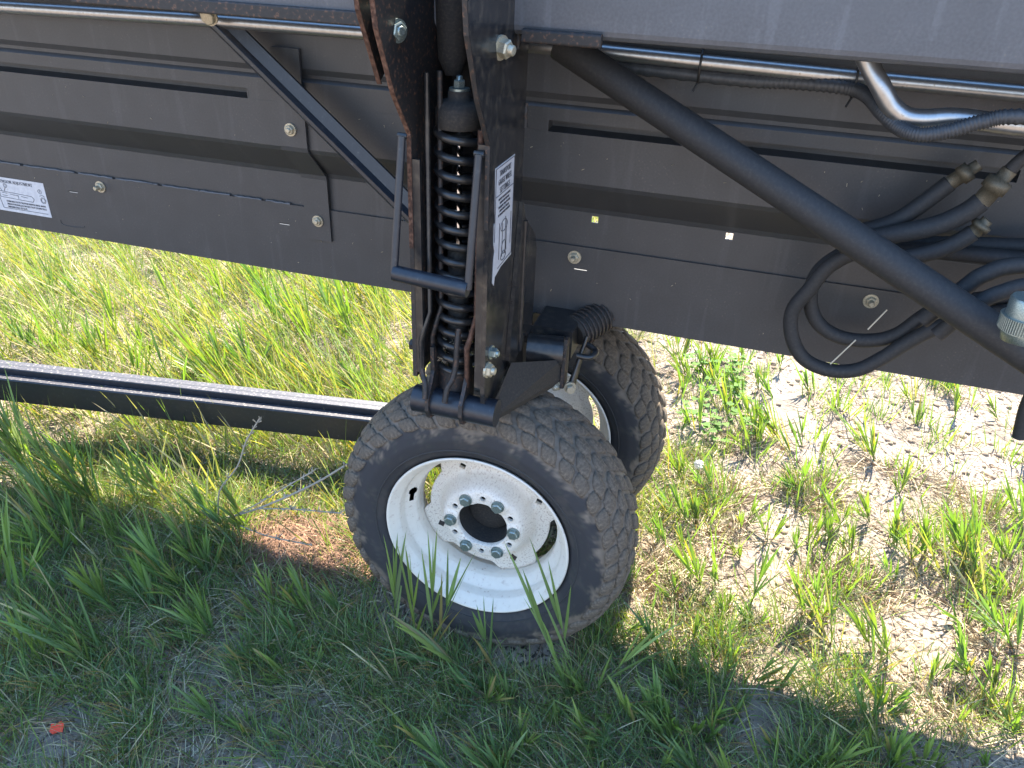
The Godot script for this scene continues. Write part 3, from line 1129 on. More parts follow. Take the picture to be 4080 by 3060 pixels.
	for b in 6:
		var hp := Vector2.from_angle(TAU * (b + .5) / 6) * .0757
		collar(st, Vector3(hp.x, hp.y, -.0425), .0068, .0125, 20, 0.0)
	for b in 2:
		var a := deg_to_rad(29 + 90 * b)
		collar(st, Vector3(cos(a) * .134, sin(a) * .134, -.0893), .0098, .0165, 4, a + .75 + PI / 4)
	obj("wheel_disc", st, M.disc_white, W)
	for b in [2, 3]:
		var a := deg_to_rad(29 + 90 * b)
		st = begin()
		box(st, Vector3(-.007, -.007, -.006), Vector3(.007, .007, .0012))
		var o := obj("rusty_plug", st, M.rusty_paint, W)
		o.position = Vector3(cos(a) * .134, sin(a) * .134, -.0905)
		o.rotation.z = a + .75
	st = begin()
	lathe(st, [Vector2(.058, -.066), Vector2(.104, -.066), Vector2(.104, -.078)], 48, false)
	obj("hub_flange", st, M.paint, W)
	for b in 6:
		var a := TAU * b / 6 + .02
		bolt("wheel_bolt", W, Vector3(cos(a) * .0755, sin(a) * .0755, -.0385), Vector3(0, 0, 1), .0125, .0105, .0148, 0, M.zinc, .3 * b)
	st = begin()
	lathe(st, [Vector2(.0595, -.056), Vector2(.056, -.075), Vector2(.055, -.13), Vector2(.0, -.13)], 40)
	obj("hub_bore", st, M.rubber, W)
	st = begin()
	lathe(st, [Vector2(.050, -.098), Vector2(.046, -.094), Vector2(.018, -.096), Vector2(.0, -.098)], 32)
	obj("hub_cap", st, M.rubber, W)
	for rr in [[.236, .0128]]:
		st = begin()
		var ring := []
		for k in 97:
			ring.append(Vector3(cos(TAU * k / 96) * rr[0], sin(TAU * k / 96) * rr[0], rr[1]))
		tube(st, ring, .0018, 6, false)
		obj("sidewall_rib", st, M.tyre_rib, ty)
	# second wheel on the same axle
	var r2 := W.duplicate() as Node3D
	r2.name = numbered("gauge_wheel")
	add_child(r2)
	r2.position = Vector3(0, .354, -.46)
	r2.rotation.z = .45
	tag(r2, "muddy gauge wheel tucked beneath the header behind the other wheel", "wheel", "gauge wheels on one axle")

# ------------------------------------------------------------------ tow beam
func make_beam() -> void:
	var B := thing("tow_beam", "dark stepped steel tow beam running low through the grass behind the wheel", "beam", Vector3(-1.5, 0, -.4))
	var d := Vector3(.987, 0, -.16)
	var n := Vector3(.16, 0, .987)
	var mk := func(sec: Array, s0: float, s1: float) -> SurfaceTool:
		var st := begin()
		var f := func(s: float, p: Vector2) -> Vector3: return d * s + n * p.x + Vector3(0, p.y, 0) - Vector3(-1.5, 0, -.4)
		for i in sec.size():
			var p: Vector2 = sec[i]
			var q: Vector2 = sec[(i + 1) % sec.size()]
			quad(st, f.call(s0, p), f.call(s1, p), f.call(s1, q), f.call(s0, q))
		for k in range(1, sec.size() - 1):
			tri(st, f.call(s1, sec[0]), f.call(s1, sec[k]), f.call(s1, sec[k + 1]))
			tri(st, f.call(s0, sec[0]), f.call(s0, sec[k + 1]), f.call(s0, sec[k]))
		return st
	# sections run clockwise seen along d, so that outer faces point out
	var low := [Vector2(-.634, .117), Vector2(-.634, .197), Vector2(-.637, .200), Vector2(-.717, .200), Vector2(-.720, .197), Vector2(-.720, .117)]
	low.reverse()
	obj("lower_channel", mk.call(low, -3.4, -.27), M.beam_paint, B)
	var upr := [Vector2(-.6665, .2004), Vector2(-.6665, .2185), Vector2(-.668, .220), Vector2(-.7165, .220), Vector2(-.718, .2185), Vector2(-.718, .2004)]
	upr.reverse()
	obj("upper_bar", mk.call(upr, -3.4, -.29), M.beam_paint, B)
	var wb := [Vector2(-.690, .2202), Vector2(-.690, .2212), Vector2(-.6925, .2212), Vector2(-.6925, .2202)]
	wb.reverse()
	obj("groove_highlight", mk.call(wb, -3.4, -.30), M.tube_paint, B)  # thin pale strip: highlight along the groove, put in as lighter colour
	for dt in [[-.6695, -.689, .2204, .2210], [-.6935, -.7155, .2204, .2210], [-.6375, -.664, .2003, .2009]]:
		var ds := [Vector2(dt[0], dt[2]), Vector2(dt[0], dt[3]), Vector2(dt[1], dt[3]), Vector2(dt[1], dt[2])]
		ds.reverse()
		obj("dust_layer", mk.call(ds, -3.38, -.30), M.beam_dust, B).set_meta("label", "settled pale dust on the beam's flat top")
	var st := begin()
	var o := Vector3(1.5, 0, .4)
	tube(st, [o + Vector3(-.40, .16, -.60), o + Vector3(-.36, .20, -.42), o + Vector3(-.06, .33, -.345)], .03, 10)
	obj("hitch_link", st, M.beam_paint, B)
	# leg foot further along, resting on the soil out of view
	st = begin()
	box(st, o + Vector3(-3.02, -.01, -.19), o + Vector3(-2.94, .12, -.11), .008)
	obj("foot", st, M.beam_paint, B)

# ------------------------------------------------------------------ hoses
func hose(called: String, label: String, pts: Array, r: float, group := "hydraulic hoses in front of the header") -> Node3D:
	var base: Vector3 = pts[0]
	var t := thing(called, label, "hose", base, group)
	var st := begin()
	var loc := []
	for p in pts:
		loc.append((p as Vector3) - base)
	tube(st, smooth_path(loc, 8), r, 14)
	obj("tube", st, M.hose, t)
	return t

func fitting(parent: Node3D, a: Vector3, b: Vector3, r: float) -> void:
	var st := begin()
	var o := parent.position
	tube(st, [a - o, a.lerp(b, .35) - o, a.lerp(b, .36) - o, a.lerp(b, .7) - o, a.lerp(b, .71) - o, b - o], [r, r, r * 1.3, r * 1.3, r * .8, r * .8], 12)
	obj("fitting", st, M.fitting, parent)

func make_hoses() -> void:
	hose("hydraulic_hose", "black hose looped twice, inner loop against the sheet", [Vector3(1.05, 1.12, -.15), Vector3(.90, 1.10, -.19), Vector3(.72, 1.075, -.20), Vector3(.643, 1.053, -.2), Vector3(.612, 1.036, -.2), Vector3(.585, 1.0, -.2), Vector3(.582, .951, -.2), Vector3(.604, .905, -.2), Vector3(.647, .881, -.2), Vector3(.701, .882, -.2), Vector3(.746, .903, -.2), Vector3(.79, .957, -.2), Vector3(.85, 1.0, -.18), Vector3(1.0, 1.05, -.15)], .0135)
	hose("hydraulic_hose", "black hose loop hanging lowest, below the sheet's bottom edge", [Vector3(1.05, 1.10, -.12), Vector3(.80, 1.08, -.17), Vector3(.66, 1.065, -.17), Vector3(.602, 1.03, -.172), Vector3(.574, .975, -.172), Vector3(.555, .926, -.175), Vector3(.566, .874, -.175), Vector3(.597, .834, -.175), Vector3(.645, .82, -.175), Vector3(.692, .83, -.175), Vector3(.729, .863, -.175), Vector3(.759, .898, -.175), Vector3(.809, .947, -.17), Vector3(.90, 1.0, -.15), Vector3(1.05, 1.04, -.12)], .0135)
	var h := hose("hydraulic_hose", "black hose rising to a bright fitting beside the round brace", [Vector3(.60, 1.085, -.16), Vector3(.67, 1.12, -.15), Vector3(.708, 1.156, -.15), Vector3(.742, 1.198, -.15)], .014)
	fitting(h, Vector3(.742, 1.198, -.15), Vector3(.775, 1.232, -.15), .012)
	h = hose("hydraulic_hose", "thick black hose bending up to a bulky brass coupling", [Vector3(.60, 1.08, -.13), Vector3(.67, 1.11, -.12), Vector3(.732, 1.134, -.12), Vector3(.769, 1.160, -.12), Vector3(.788, 1.182, -.12)], .016)
	fitting(h, Vector3(.788, 1.182, -.12), Vector3(.812, 1.235, -.12), .015)
	h = hose("hydraulic_hose", "short black hose ending in a brass tip under the coupling", [Vector3(.66, 1.06, -.12), Vector3(.734, 1.088, -.12), Vector3(.77, 1.110, -.12), Vector3(.792, 1.132, -.12)], .014)
	fitting(h, Vector3(.792, 1.132, -.12), Vector3(.806, 1.155, -.12), .012)
	h = hose("hydraulic_hose", "black hose arching above the round silver cap", [Vector3(.74, 1.0, -.04), Vector3(.787, 1.062, -.05), Vector3(.81, 1.090, -.05), Vector3(.856, 1.112, -.05), Vector3(1.0, 1.13, -.05)], .0135)
	h = hose("hydraulic_hose", "black hose arching outermost above the silver cap", [Vector3(.765, .99, -.02), Vector3(.80, 1.045, -.02), Vector3(.83, 1.074, -.02), Vector3(.88, 1.095, -.02), Vector3(1.0, 1.10, -.02)], .0125)
	h = hose("hydraulic_hose", "black hose bundle end curving up from the brass elbow", [Vector3(.812, 1.235, -.12), Vector3(.83, 1.262, -.12), Vector3(.86, 1.275, -.12), Vector3(.95, 1.28, -.12)], .010)
	h = hose("hydraulic_hose", "black hose end dangling past the sheet's lower edge", [Vector3(.99, 1.02, -.10), Vector3(.965, .94, -.10), Vector3(.957, .86, -.10), Vector3(.966, .79, -.10)], .011)
	# tie tails
	for a in [[Vector3(.714, .955, -.183), Vector3(.691, .914, -.176), "pale cable tie tail sticking up from the inner hose loop"], [Vector3(.676, .89, -.176), Vector3(.642, .84, -.160), "pale cable tie tail bridging the two hose loops"]]:
		var st := begin()
		tube(st, [a[0] - a[1], Vector3.ZERO], .0014, 5)
		var o := obj("cable_tie", st, M.tie, self)
		o.position = a[1]
		tag(o, a[2], "cable tie", "pale cable ties on the hoses")
	# silver dust cap
	var c := thing("coupler_cap", "round silver coupler cap with knurled ring beside the hoses", "cap", Vector3(.836, 1.052, .10))
	var st := begin()
	tube(st, [Vector3(.004, 0, 0), Vector3(.004, .004, 0), Vector3(0, .018, 0)], [.024, .0265, .0265], 36)
	obj("base_ring", st, M.zinc, c)
	st = begin()
	for k in 60:
		var a := TAU * k / 60
		var r := .0305
		tube(st, [Vector3(cos(a) * r, .016, sin(a) * r), Vector3(cos(a) * r - .001, .036, sin(a) * r)], .0014, 5)
	rod(st, Vector3(0, .015, 0), Vector3(-.001, .037, 0), .030, 36)
	obj("knurled_ring", st, M.zinc, c)
	st = begin()
	tube(st, [Vector3(-.001, .036, 0), Vector3(-.002, .06, 0), Vector3(-.002, .063, 0)], [.0265, .0265, .0245], 36)
	obj("cap_top", st, M.zinc, c)
	st = begin()
	tube(st, smooth_path([Vector3(.012, .062, 0), Vector3(.02, .085, -.01), Vector3(.06, .10, -.05), Vector3(.10, .07, -.12)], 6), .003, 6)
	obj("tether", st, M.hose, c)

# ------------------------------------------------------------------ plants
var V: PackedVector3Array
var N: PackedVector3Array
var Cc: PackedColorArray
var I: PackedInt32Array

func new_arrays() -> void:
	V = PackedVector3Array()
	N = PackedVector3Array()
	Cc = PackedColorArray()
	I = PackedInt32Array()

func take_mesh() -> ArrayMesh:
	var arr := []
	arr.resize(Mesh.ARRAY_MAX)
	arr[Mesh.ARRAY_VERTEX] = V
	arr[Mesh.ARRAY_NORMAL] = N
	arr[Mesh.ARRAY_COLOR] = Cc
	arr[Mesh.ARRAY_INDEX] = I
	var me := ArrayMesh.new()
	me.add_surface_from_arrays(Mesh.PRIMITIVE_TRIANGLES, arr)
	return me

func leaf(base: Vector3, dir: Vector3, side: Vector3, length: float, w: float, droop: float, c0: Color, c1: Color, segs := 6, fold := .35) -> void:
	var d := dir.normalized()
	var s := (side - d * side.dot(d)).normalized()
	var p := base
	var start := V.size()
	for i in segs + 1:
		var t := float(i) / segs
		var ww := w * .5 * minf(1.0, .35 + t * 2.6) * pow(maxf(1.0 - t, 0.0), .62) * 1.25
		var nf := d.cross(s).normalized()
		var up := nf if nf.y >= 0 else -nf
		var c := c0.lerp(c1, t)
		for k in [-1, 0, 1]:
			V.append(p + s * ww * k - up * (ww * fold if k == 0 else 0.0))
			N.append((nf - s * k * fold * (1.0 if nf.y >= 0 else -1.0)).normalized())
			Cc.append(c if k != 0 else c * 1.12)
		if i < segs:
			for k in 2:
				var a := start + i * 3 + k
				I.append_array([a, a + 1, a + 3, a + 1, a + 4, a + 3])
		p += d * (length / segs)
		d = (d + Vector3.DOWN * droop * (.3 + t) / segs).normalized()

func stalk(a: Vector3, b: Vector3, r: float, c0: Color, c1: Color) -> void:
	var d := (b - a).normalized()
	var s := d.cross(Vector3(0, 0, 1)).normalized()
	if s.length() < .5:
		s = Vector3.RIGHT
	var u := s.cross(d)
	var st := V.size()
	for e in 2:
		for k in 4:
			var o := s * cos(TAU * k / 4) + u * sin(TAU * k / 4)
			V.append((a if e == 0 else b) + o * r * (1.0 if e == 0 else .7))
			N.append(o)
			Cc.append(c0 if e == 0 else c1)
	for k in 4:
		var k2 := (k + 1) % 4
		I.append_array([st + k, st + k2, st + 4 + k, st + k2, st + 4 + k2, st + 4 + k])

func greens(rng: RandomNumberGenerator, warm: float) -> Color:
	var v := rng.randf_range(.75, 1.25)
	return Color((.100 + warm * .17) * v, (.205 + warm * .11) * v, (.115 - warm * .02) * v)

# one grass plant, growing from the origin to the tip
func plant_mesh(rng: RandomNumberGenerator, tip: Vector3, warm: float, slim := false) -> ArrayMesh:
	new_arrays()
	var len0 := tip.length()
	var tillers := 1 + rng.randi() % 3 + (1 if len0 > .12 else 0)
	if slim:
		tillers = 1
	if len0 < .09:
		tillers = 2
	stems = tillers
	for k in tillers:
		var to := tip if k == 0 else (tip * rng.randf_range(.55, .9) + Vector3(rng.randf_range(-.35, .35), rng.randf_range(-.1, .12), rng.randf_range(-.35, .35)) * len0)
		to.y = maxf(to.y, .03)
		var l := to.length()
		var d := to / l
		var root := Vector3(rng.randf_range(-.008, .008), -.012, rng.randf_range(-.008, .008)) if k > 0 else Vector3(0, -.012, 0)
		var c := greens(rng, warm)
		var cs := c.lerp(Color(.20, .14, .085), .45)
		var kink := root + d * l * .30 + Vector3(0, l * .04, 0)
		var head := root + d * l * .58
		stalk(root, kink, .0017, cs, c)
		stalk(kink, head, .0014, c, c)
		var nl := 4 + rng.randi() % 3
		var side0 := d.cross(Vector3.UP).rotated(d, rng.randf() * TAU).normalized()
		for i in nl:
			var t := .22 + .62 * i / nl
			var at := root.lerp(head, clampf(t / .62, 0, 1))
			var out := side0 * (1 if i % 2 else -1)
			var spread := rng.randf_range(.22, .6) * (1.15 - t)
			var dir := (d + out * spread + Vector3(0, .12, 0)).normalized()
			var ll := l * rng.randf_range(.38, .62) + .02
			var cc := greens(rng, warm)
			if rng.randf() < .08:
				cc = Color(.30, .24, .12)
			leaf(at, dir, dir.cross(out).rotated(dir, rng.randf_range(-.7, .7)), ll, rng.randf_range(.0055, .0105) * clampf(.6 + l * 2.2, .6, 1.1), rng.randf_range(.05, .75), cc, cc * 1.05)
		# the youngest leaf goes straight on to the tip
		leaf(head, d + Vector3(0, .04, 0), side0, l * .46, rng.randf_range(.006, .010) * clampf(.6 + l * 2.2, .6, 1.2), rng.randf_range(0, .2), c, c * 1.05)
	# withered leaves at the foot
	for k in rng.randi() % 3:
		var a := rng.randf() * TAU
		leaf(Vector3(0, .004, 0), Vector3(cos(a), .25, sin(a)), Vector3(-sin(a), 0, cos(a)), rng.randf_range(.04, .09), .005, .8, Color(.26, .19, .11), Color(.34, .27, .17), 4)
	return take_mesh()

func tuft(rng: RandomNumberGenerator, n: int, l0: float, l1: float, w: float, lean: Vector3, spread: float, dry: float, droop: float) -> ArrayMesh:
	new_arrays()
	for k in n:
		var a := rng.randf() * TAU
		var o := Vector3(cos(a), 0, sin(a))
		var base := o * rng.randf() * .035
		base.y = -.006
		var d := (Vector3(0, 1, 0) + lean + o * spread * rng.randf_range(.3, 1.3)).normalized()
		var c := greens(rng, rng.randf_range(.2, .9))
		if rng.randf() < dry:
			var v := rng.randf_range(.5, 1.25)
			c = Color(.50, .42, .28) * v if rng.randf() < .65 else Color(.30, .195, .12) * v
		leaf(base, d, d.cross(Vector3(rng.randf() - .5, rng.randf() - .5, rng.randf() - .5)), rng.randf_range(l0, l1), w * rng.randf_range(.6, 1.3), rng.randf_range(.3, 1.3) * droop, c, c * 1.1, 4, .2)
	return take_mesh()

func blocked(x: float, z: float) -> bool:
	return absf(x) < .27 and ((z > -.27 and z < .05) or (z > -.73 and z < -.42))

var zones := [
	["grass plant in shade left of the white-rimmed wheel", "shaded grass plants left of the wheel"],
	["shaded grass plant growing against the white-rimmed wheel", "grass plants against the front wheel"],
	["sunlit young grass plant on pale soil beside the wheels", "sunlit plants on the pale soil"],
	["backlit yellow-green grass plant beyond the rear wheel", "backlit plants beyond the rear wheel"],
	["bright grass plant on bare soil below the silver cap", "bright plants on the bare soil strip"],
	["young grass plant on cracked bare soil", "plants on the cracked soil"],
	["sunlit grass plant beyond the dark tow beam", "wind-bent plants beyond the tow beam"],
	["shaded grass plant at the edge of the header's shadow", "shaded plants right of the front wheel"],
]
var stems := 1

func make_plants() -> void:
	var data := [
		[-1.03,0.18,-0.076,0.112,0.022, -0.90,0.19,-0.050,0.174,0.014, -0.75,0.09,-0.098,0.270,0.028, -0.79,0.33,-0.129,0.195,0.037, -0.78,0.30,-0.103,0.150,0.030, -0.78,0.15,-0.037,0.191,0.011, -0.67,0.26,-0.049,0.071,0.014, -0.60,0.18,-0.066,0.132,0.019, -0.60,0.17,-0.033,0.168,0.010, -0.52,0.09,-0.056,0.101,0.016, -0.51,0.05,-0.037,0.148,0.011, -0.41,0.04,-0.046,0.164,0.013, -0.32,0.02,-0.057,0.113,0.016, -0.41,0.11,-0.042,0.095,0.012, -0.36,0.22,-0.065,0.093,0.019, -0.33,0.18,0.017,0.071,-0.005, -0.47,0.23,-0.040,0.072,0.012, -0.42,0.37,-0.071,0.138,0.020, -0.37,0.37,-0.015,0.105,0.004, -0.91,0.40,-0.026,0.195,0.008, -1.14,0.26,0.059,0.289,-0.017, -1.15,0.13,-0.022,0.196,0.006, -0.69,0.30,-0.053,0.050,0.015, -0.80,0.35,-0.033,0.121,0.009, -0.63,0.38,-0.025,0.094,0.007, -0.92,0.43,-0.000,0.138,0.000, -0.75,-0.00,0.002,0.131,-0.001, -1.12,0.05,-0.011,0.143,0.003],
		[-0.08,0.07,0.006,0.353,-0.002, -0.08,0.07,0.059,0.309,-0.017, -0.12,0.07,-0.007,0.306,0.002, -0.18,0.06,0.006,0.310,-0.002, 0.03,0.08,-0.159,0.165,0.046, 0.02,0.07,-0.173,0.050,0.050, 0.27,0.07,-0.131,0.377,0.038, 0.28,0.07,-0.085,0.398,0.025, 0.29,0.07,0.124,0.248,-0.036, 0.31,-0.15,0.077,0.050,-0.022, 0.43,0.10,-0.070,0.163,0.020, 0.38,0.11,-0.107,0.069,0.031, 0.04,0.30,-0.093,0.149,0.027, 0.08,0.07,-0.043,0.222,0.012, 0.33,0.16,-0.042,0.103,0.012, 0.36,-0.08,0.050,0.075,-0.014, 0.27,0.07,-0.044,0.131,0.013],
		[0.40,-0.54,-0.047,0.111,0.013, 0.46,-0.54,-0.043,0.096,0.012, 0.51,-0.41,-0.060,0.165,0.017, 0.56,-0.43,-0.042,0.142,0.012, 0.45,-0.33,-0.052,0.050,0.015, 0.45,-0.33,-0.012,0.086,0.004, 0.51,-0.19,0.002,0.107,-0.001, 0.56,-0.22,-0.006,0.052,0.002, 0.65,-0.30,0.026,0.050,-0.008, 0.65,-0.31,-0.040,0.076,0.011, 0.64,-0.36,0.010,0.182,-0.003, 0.59,-0.33,-0.035,0.081,0.010, 0.68,-0.66,-0.022,0.145,0.006, 0.76,-0.65,-0.023,0.082,0.007, 0.61,-0.56,-0.017,0.050,0.005, 0.61,-0.71,0.022,0.110,-0.006, 0.80,-0.69,0.013,0.112,-0.004, 0.85,-0.72,-0.016,0.119,0.005, 0.82,-0.41,-0.044,0.146,0.013, 0.78,-0.40,-0.061,0.160,0.018, 0.91,-0.70,-0.024,0.110,0.007, 0.90,-0.82,-0.087,0.136,0.025, 0.47,-0.67,-0.025,0.127,0.007, 0.45,-0.66,-0.065,0.147,0.019],
		[0.43,-1.17,-0.017,0.178,0.005, 0.41,-1.59,-0.047,0.150,0.014, 0.42,-1.63,0.017,0.145,-0.005, 0.56,-1.47,-0.067,0.118,0.019, 0.60,-1.27,-0.037,0.141,0.011, 0.62,-1.12,-0.076,0.168,0.022, 0.71,-1.24,-0.091,0.140,0.026, 0.79,-1.02,-0.118,0.201,0.034, 0.68,-1.52,-0.075,0.108,0.022, 0.62,-1.56,-0.022,0.112,0.006, 0.81,-1.62,-0.071,0.110,0.020, 0.83,-1.61,-0.031,0.102,0.009, 0.36,-1.55,-0.067,0.134,0.019, 0.55,-1.78,-0.027,0.078,0.008, 0.46,-1.66,-0.055,0.137,0.016, 0.41,-0.88,-0.033,0.115,0.009, 0.50,-0.86,-0.028,0.114,0.008, 0.78,-1.19,-0.026,0.138,0.007, 0.77,-0.96,-0.061,0.106,0.018],
		[1.05,-0.78,-0.034,0.131,0.010, 1.08,-0.72,-0.041,0.145,0.012, 1.12,-0.76,-0.035,0.153,0.010, 1.21,-0.80,-0.051,0.165,0.015, 1.22,-0.73,-0.066,0.201,0.019, 1.26,-0.76,-0.065,0.208,0.019, 1.35,-0.83,-0.044,0.100,0.013, 1.36,-0.80,-0.054,0.122,0.016, 1.35,-0.68,-0.095,0.081,0.027, 1.30,-0.66,-0.060,0.050,0.017, 1.03,-0.62,-0.061,0.100,0.018, 0.95,-0.34,-0.065,0.126,0.019, 0.99,-0.34,-0.095,0.163,0.027, 1.21,-0.52,-0.087,0.053,0.025, 1.18,-0.41,-0.069,0.114,0.020, 1.29,-0.52,-0.075,0.115,0.022, 1.30,-0.45,-0.158,0.202,0.046],
		[0.96,-0.16,-0.039,0.096,0.011, 0.96,-0.16,0.038,0.073,-0.011, 0.96,-0.14,0.038,0.050,-0.011, 1.08,-0.28,-0.019,0.070,0.005, 1.08,-0.29,0.026,0.073,-0.008, 1.17,-0.33,-0.063,0.137,0.018, 1.22,-0.31,-0.047,0.097,0.014, 1.22,-0.32,-0.010,0.065,0.003, 0.94,0.01,-0.064,0.095,0.018, 0.94,0.01,0.018,0.121,-0.005, 0.96,0.00,-0.034,0.109,0.010, 1.03,-0.02,0.004,0.064,-0.001, 1.02,-0.02,-0.007,0.089,0.002, 1.16,-0.07,-0.022,0.050,0.006, 1.25,-0.18,-0.080,0.112,0.023, 0.92,-0.08,-0.052,0.122,0.015],
		[-1.31,-1.26,-0.063,0.329,0.018, -1.13,-1.24,-0.130,0.343,0.038, -1.16,-1.25,-0.098,0.223,0.028, -2.10,-1.83,-0.142,0.222,0.041, -1.79,-0.82,0.028,0.218,-0.008, -1.50,-0.66,-0.007,0.260,0.002, -1.36,-0.67,-0.039,0.327,0.011, -1.27,-0.85,-0.163,0.259,0.047, -1.23,-0.95,-0.041,0.256,0.012, -1.83,-0.80,-0.002,0.216,0.000, -2.04,-0.80,-0.020,0.196,0.006, -2.09,-0.76,-0.023,0.174,0.007, -2.01,-0.79,0.033,0.135,-0.009, -1.01,-1.34,-0.059,0.323,0.017, -1.28,-1.34,-0.098,0.236,0.028, -1.43,-0.88,-0.015,0.173,0.004, -1.29,-0.87,-0.029,0.254,0.009, -1.71,-0.94,-0.023,0.148,0.007, -0.77,-0.97,-0.076,0.140,0.022, -1.12,-1.40,-0.045,0.232,0.013, -2.19,-0.81,-0.029,0.176,0.008, -1.89,-1.00,-0.010,0.268,0.003, -1.42,-1.18,-0.058,0.121,0.017],
	]
	var rng := RandomNumberGenerator.new()
	rng.seed = 77
	for zi in data.size():
		var a: Array = data[zi]
		for i in range(0, a.size(), 5):
			add_plant(rng, zi, a[i], a[i + 1], Vector3(a[i + 2], a[i + 3], a[i + 4]) * 1.06)
	# more of the same kinds between them
	var made := 0
	while made < 46:
		var x := rng.randf_range(-3.2, -.35)
		var z := rng.randf_range(-2.6, -.75)
		var l := rng.randf_range(.14, .30)
		add_plant(rng, 6, x, z, Vector3(-l * rng.randf_range(.15, .55), l, rng.randf_range(-.05, .08)))
		made += 1
	made = 0
	while made < 30:
		var x := rng.randf_range(.3, 1.9)
		var z := rng.randf_range(-2.2, -.75)
		var l := rng.randf_range(.08, .19)
		if not blocked(x, z):
			add_plant(rng, 3, x, z, Vector3(rng.randf_range(-.06, .03), l, rng.randf_range(-.03, .03)))
			made += 1
	made = 0
	while made < 40:
		var x := rng.randf_range(-1.9, -.6)
		var z := rng.randf_range(-.25, .22)
		var l := rng.randf_range(.15, .26) * clampf(.7 - (x + .6) * .55, .6, 1.3)
		add_plant(rng, 0, x, z, Vector3(-l * rng.randf_range(.3, .7), l, rng.randf_range(.0, .06)))
		made += 1
	made = 0
	while made < 40:
		var x := rng.randf_range(.02, .85)
		var z := rng.randf_range(.0, .45) - x * .3
		var l := rng.randf_range(.06, .15)
		if not blocked(x, z):
			add_plant(rng, 7, x, z, Vector3(l * rng.randf_range(-.9, .5), l, rng.randf_range(-.04, .06)))
			made += 1

func add_plant(rng: RandomNumberGenerator, zi: int, x: float, z: float, tip: Vector3) -> void:
	if blocked(x, z):
		return
	var o := obj("grass_plant", plant_mesh(rng, tip, rng.randf_range(.25, .75), zi == 1), M.leaf, self)
	o.position = Vector3(x, ground_y(x, z), z)
	var size := "short" if tip.y < .10 else ("tall" if tip.y > .2 else "medium-high")
	var lean := Vector2(tip.x, tip.z).length() / tip.y
	tag(o, "%s %s-stemmed %s %s" % [size, ["", "one", "two", "three", "four"][stems], "upright" if lean < .28 else ("leaning" if lean < .8 else "low-bent"), zones[zi][0]], "grass", zones[zi][1])

func scatter(called: String, label: String, meshes: Array, m: Material, spots: Array, rng: RandomNumberGenerator, s0: float, s1: float, tilt: float, spin := TAU) -> void:
	for k in meshes.size():
		var mm := MultiMesh.new()
		mm.transform_format = MultiMesh.TRANSFORM_3D
		mm.mesh = meshes[k]
		var mine := []
		for i in range(k, spots.size(), meshes.size()):
			mine.append(spots[i])
		mm.instance_count = mine.size()
		for i in mine.size():
			var p: Vector2 = mine[i]
			var b := Basis(Vector3.UP, rng.randf_range(-.5, .5) * spin) * Basis(Vector3(1, 0, 0), rng.randf_range(-tilt, tilt)) * Basis(Vector3(0, 0, 1), rng.randf_range(-tilt, tilt))
			mm.set_instance_transform(i, Transform3D(b.scaled(Vector3.ONE * rng.randf_range(s0, s1)), Vector3(p.x, ground_y(p.x, p.y), p.y)))
		var o := MultiMeshInstance3D.new()
		o.multimesh = mm
		o.material_override = m
		o.name = numbered(called)
		add_child(o)
		o.set_meta("kind", "stuff")
		tag(o, label, "grass")

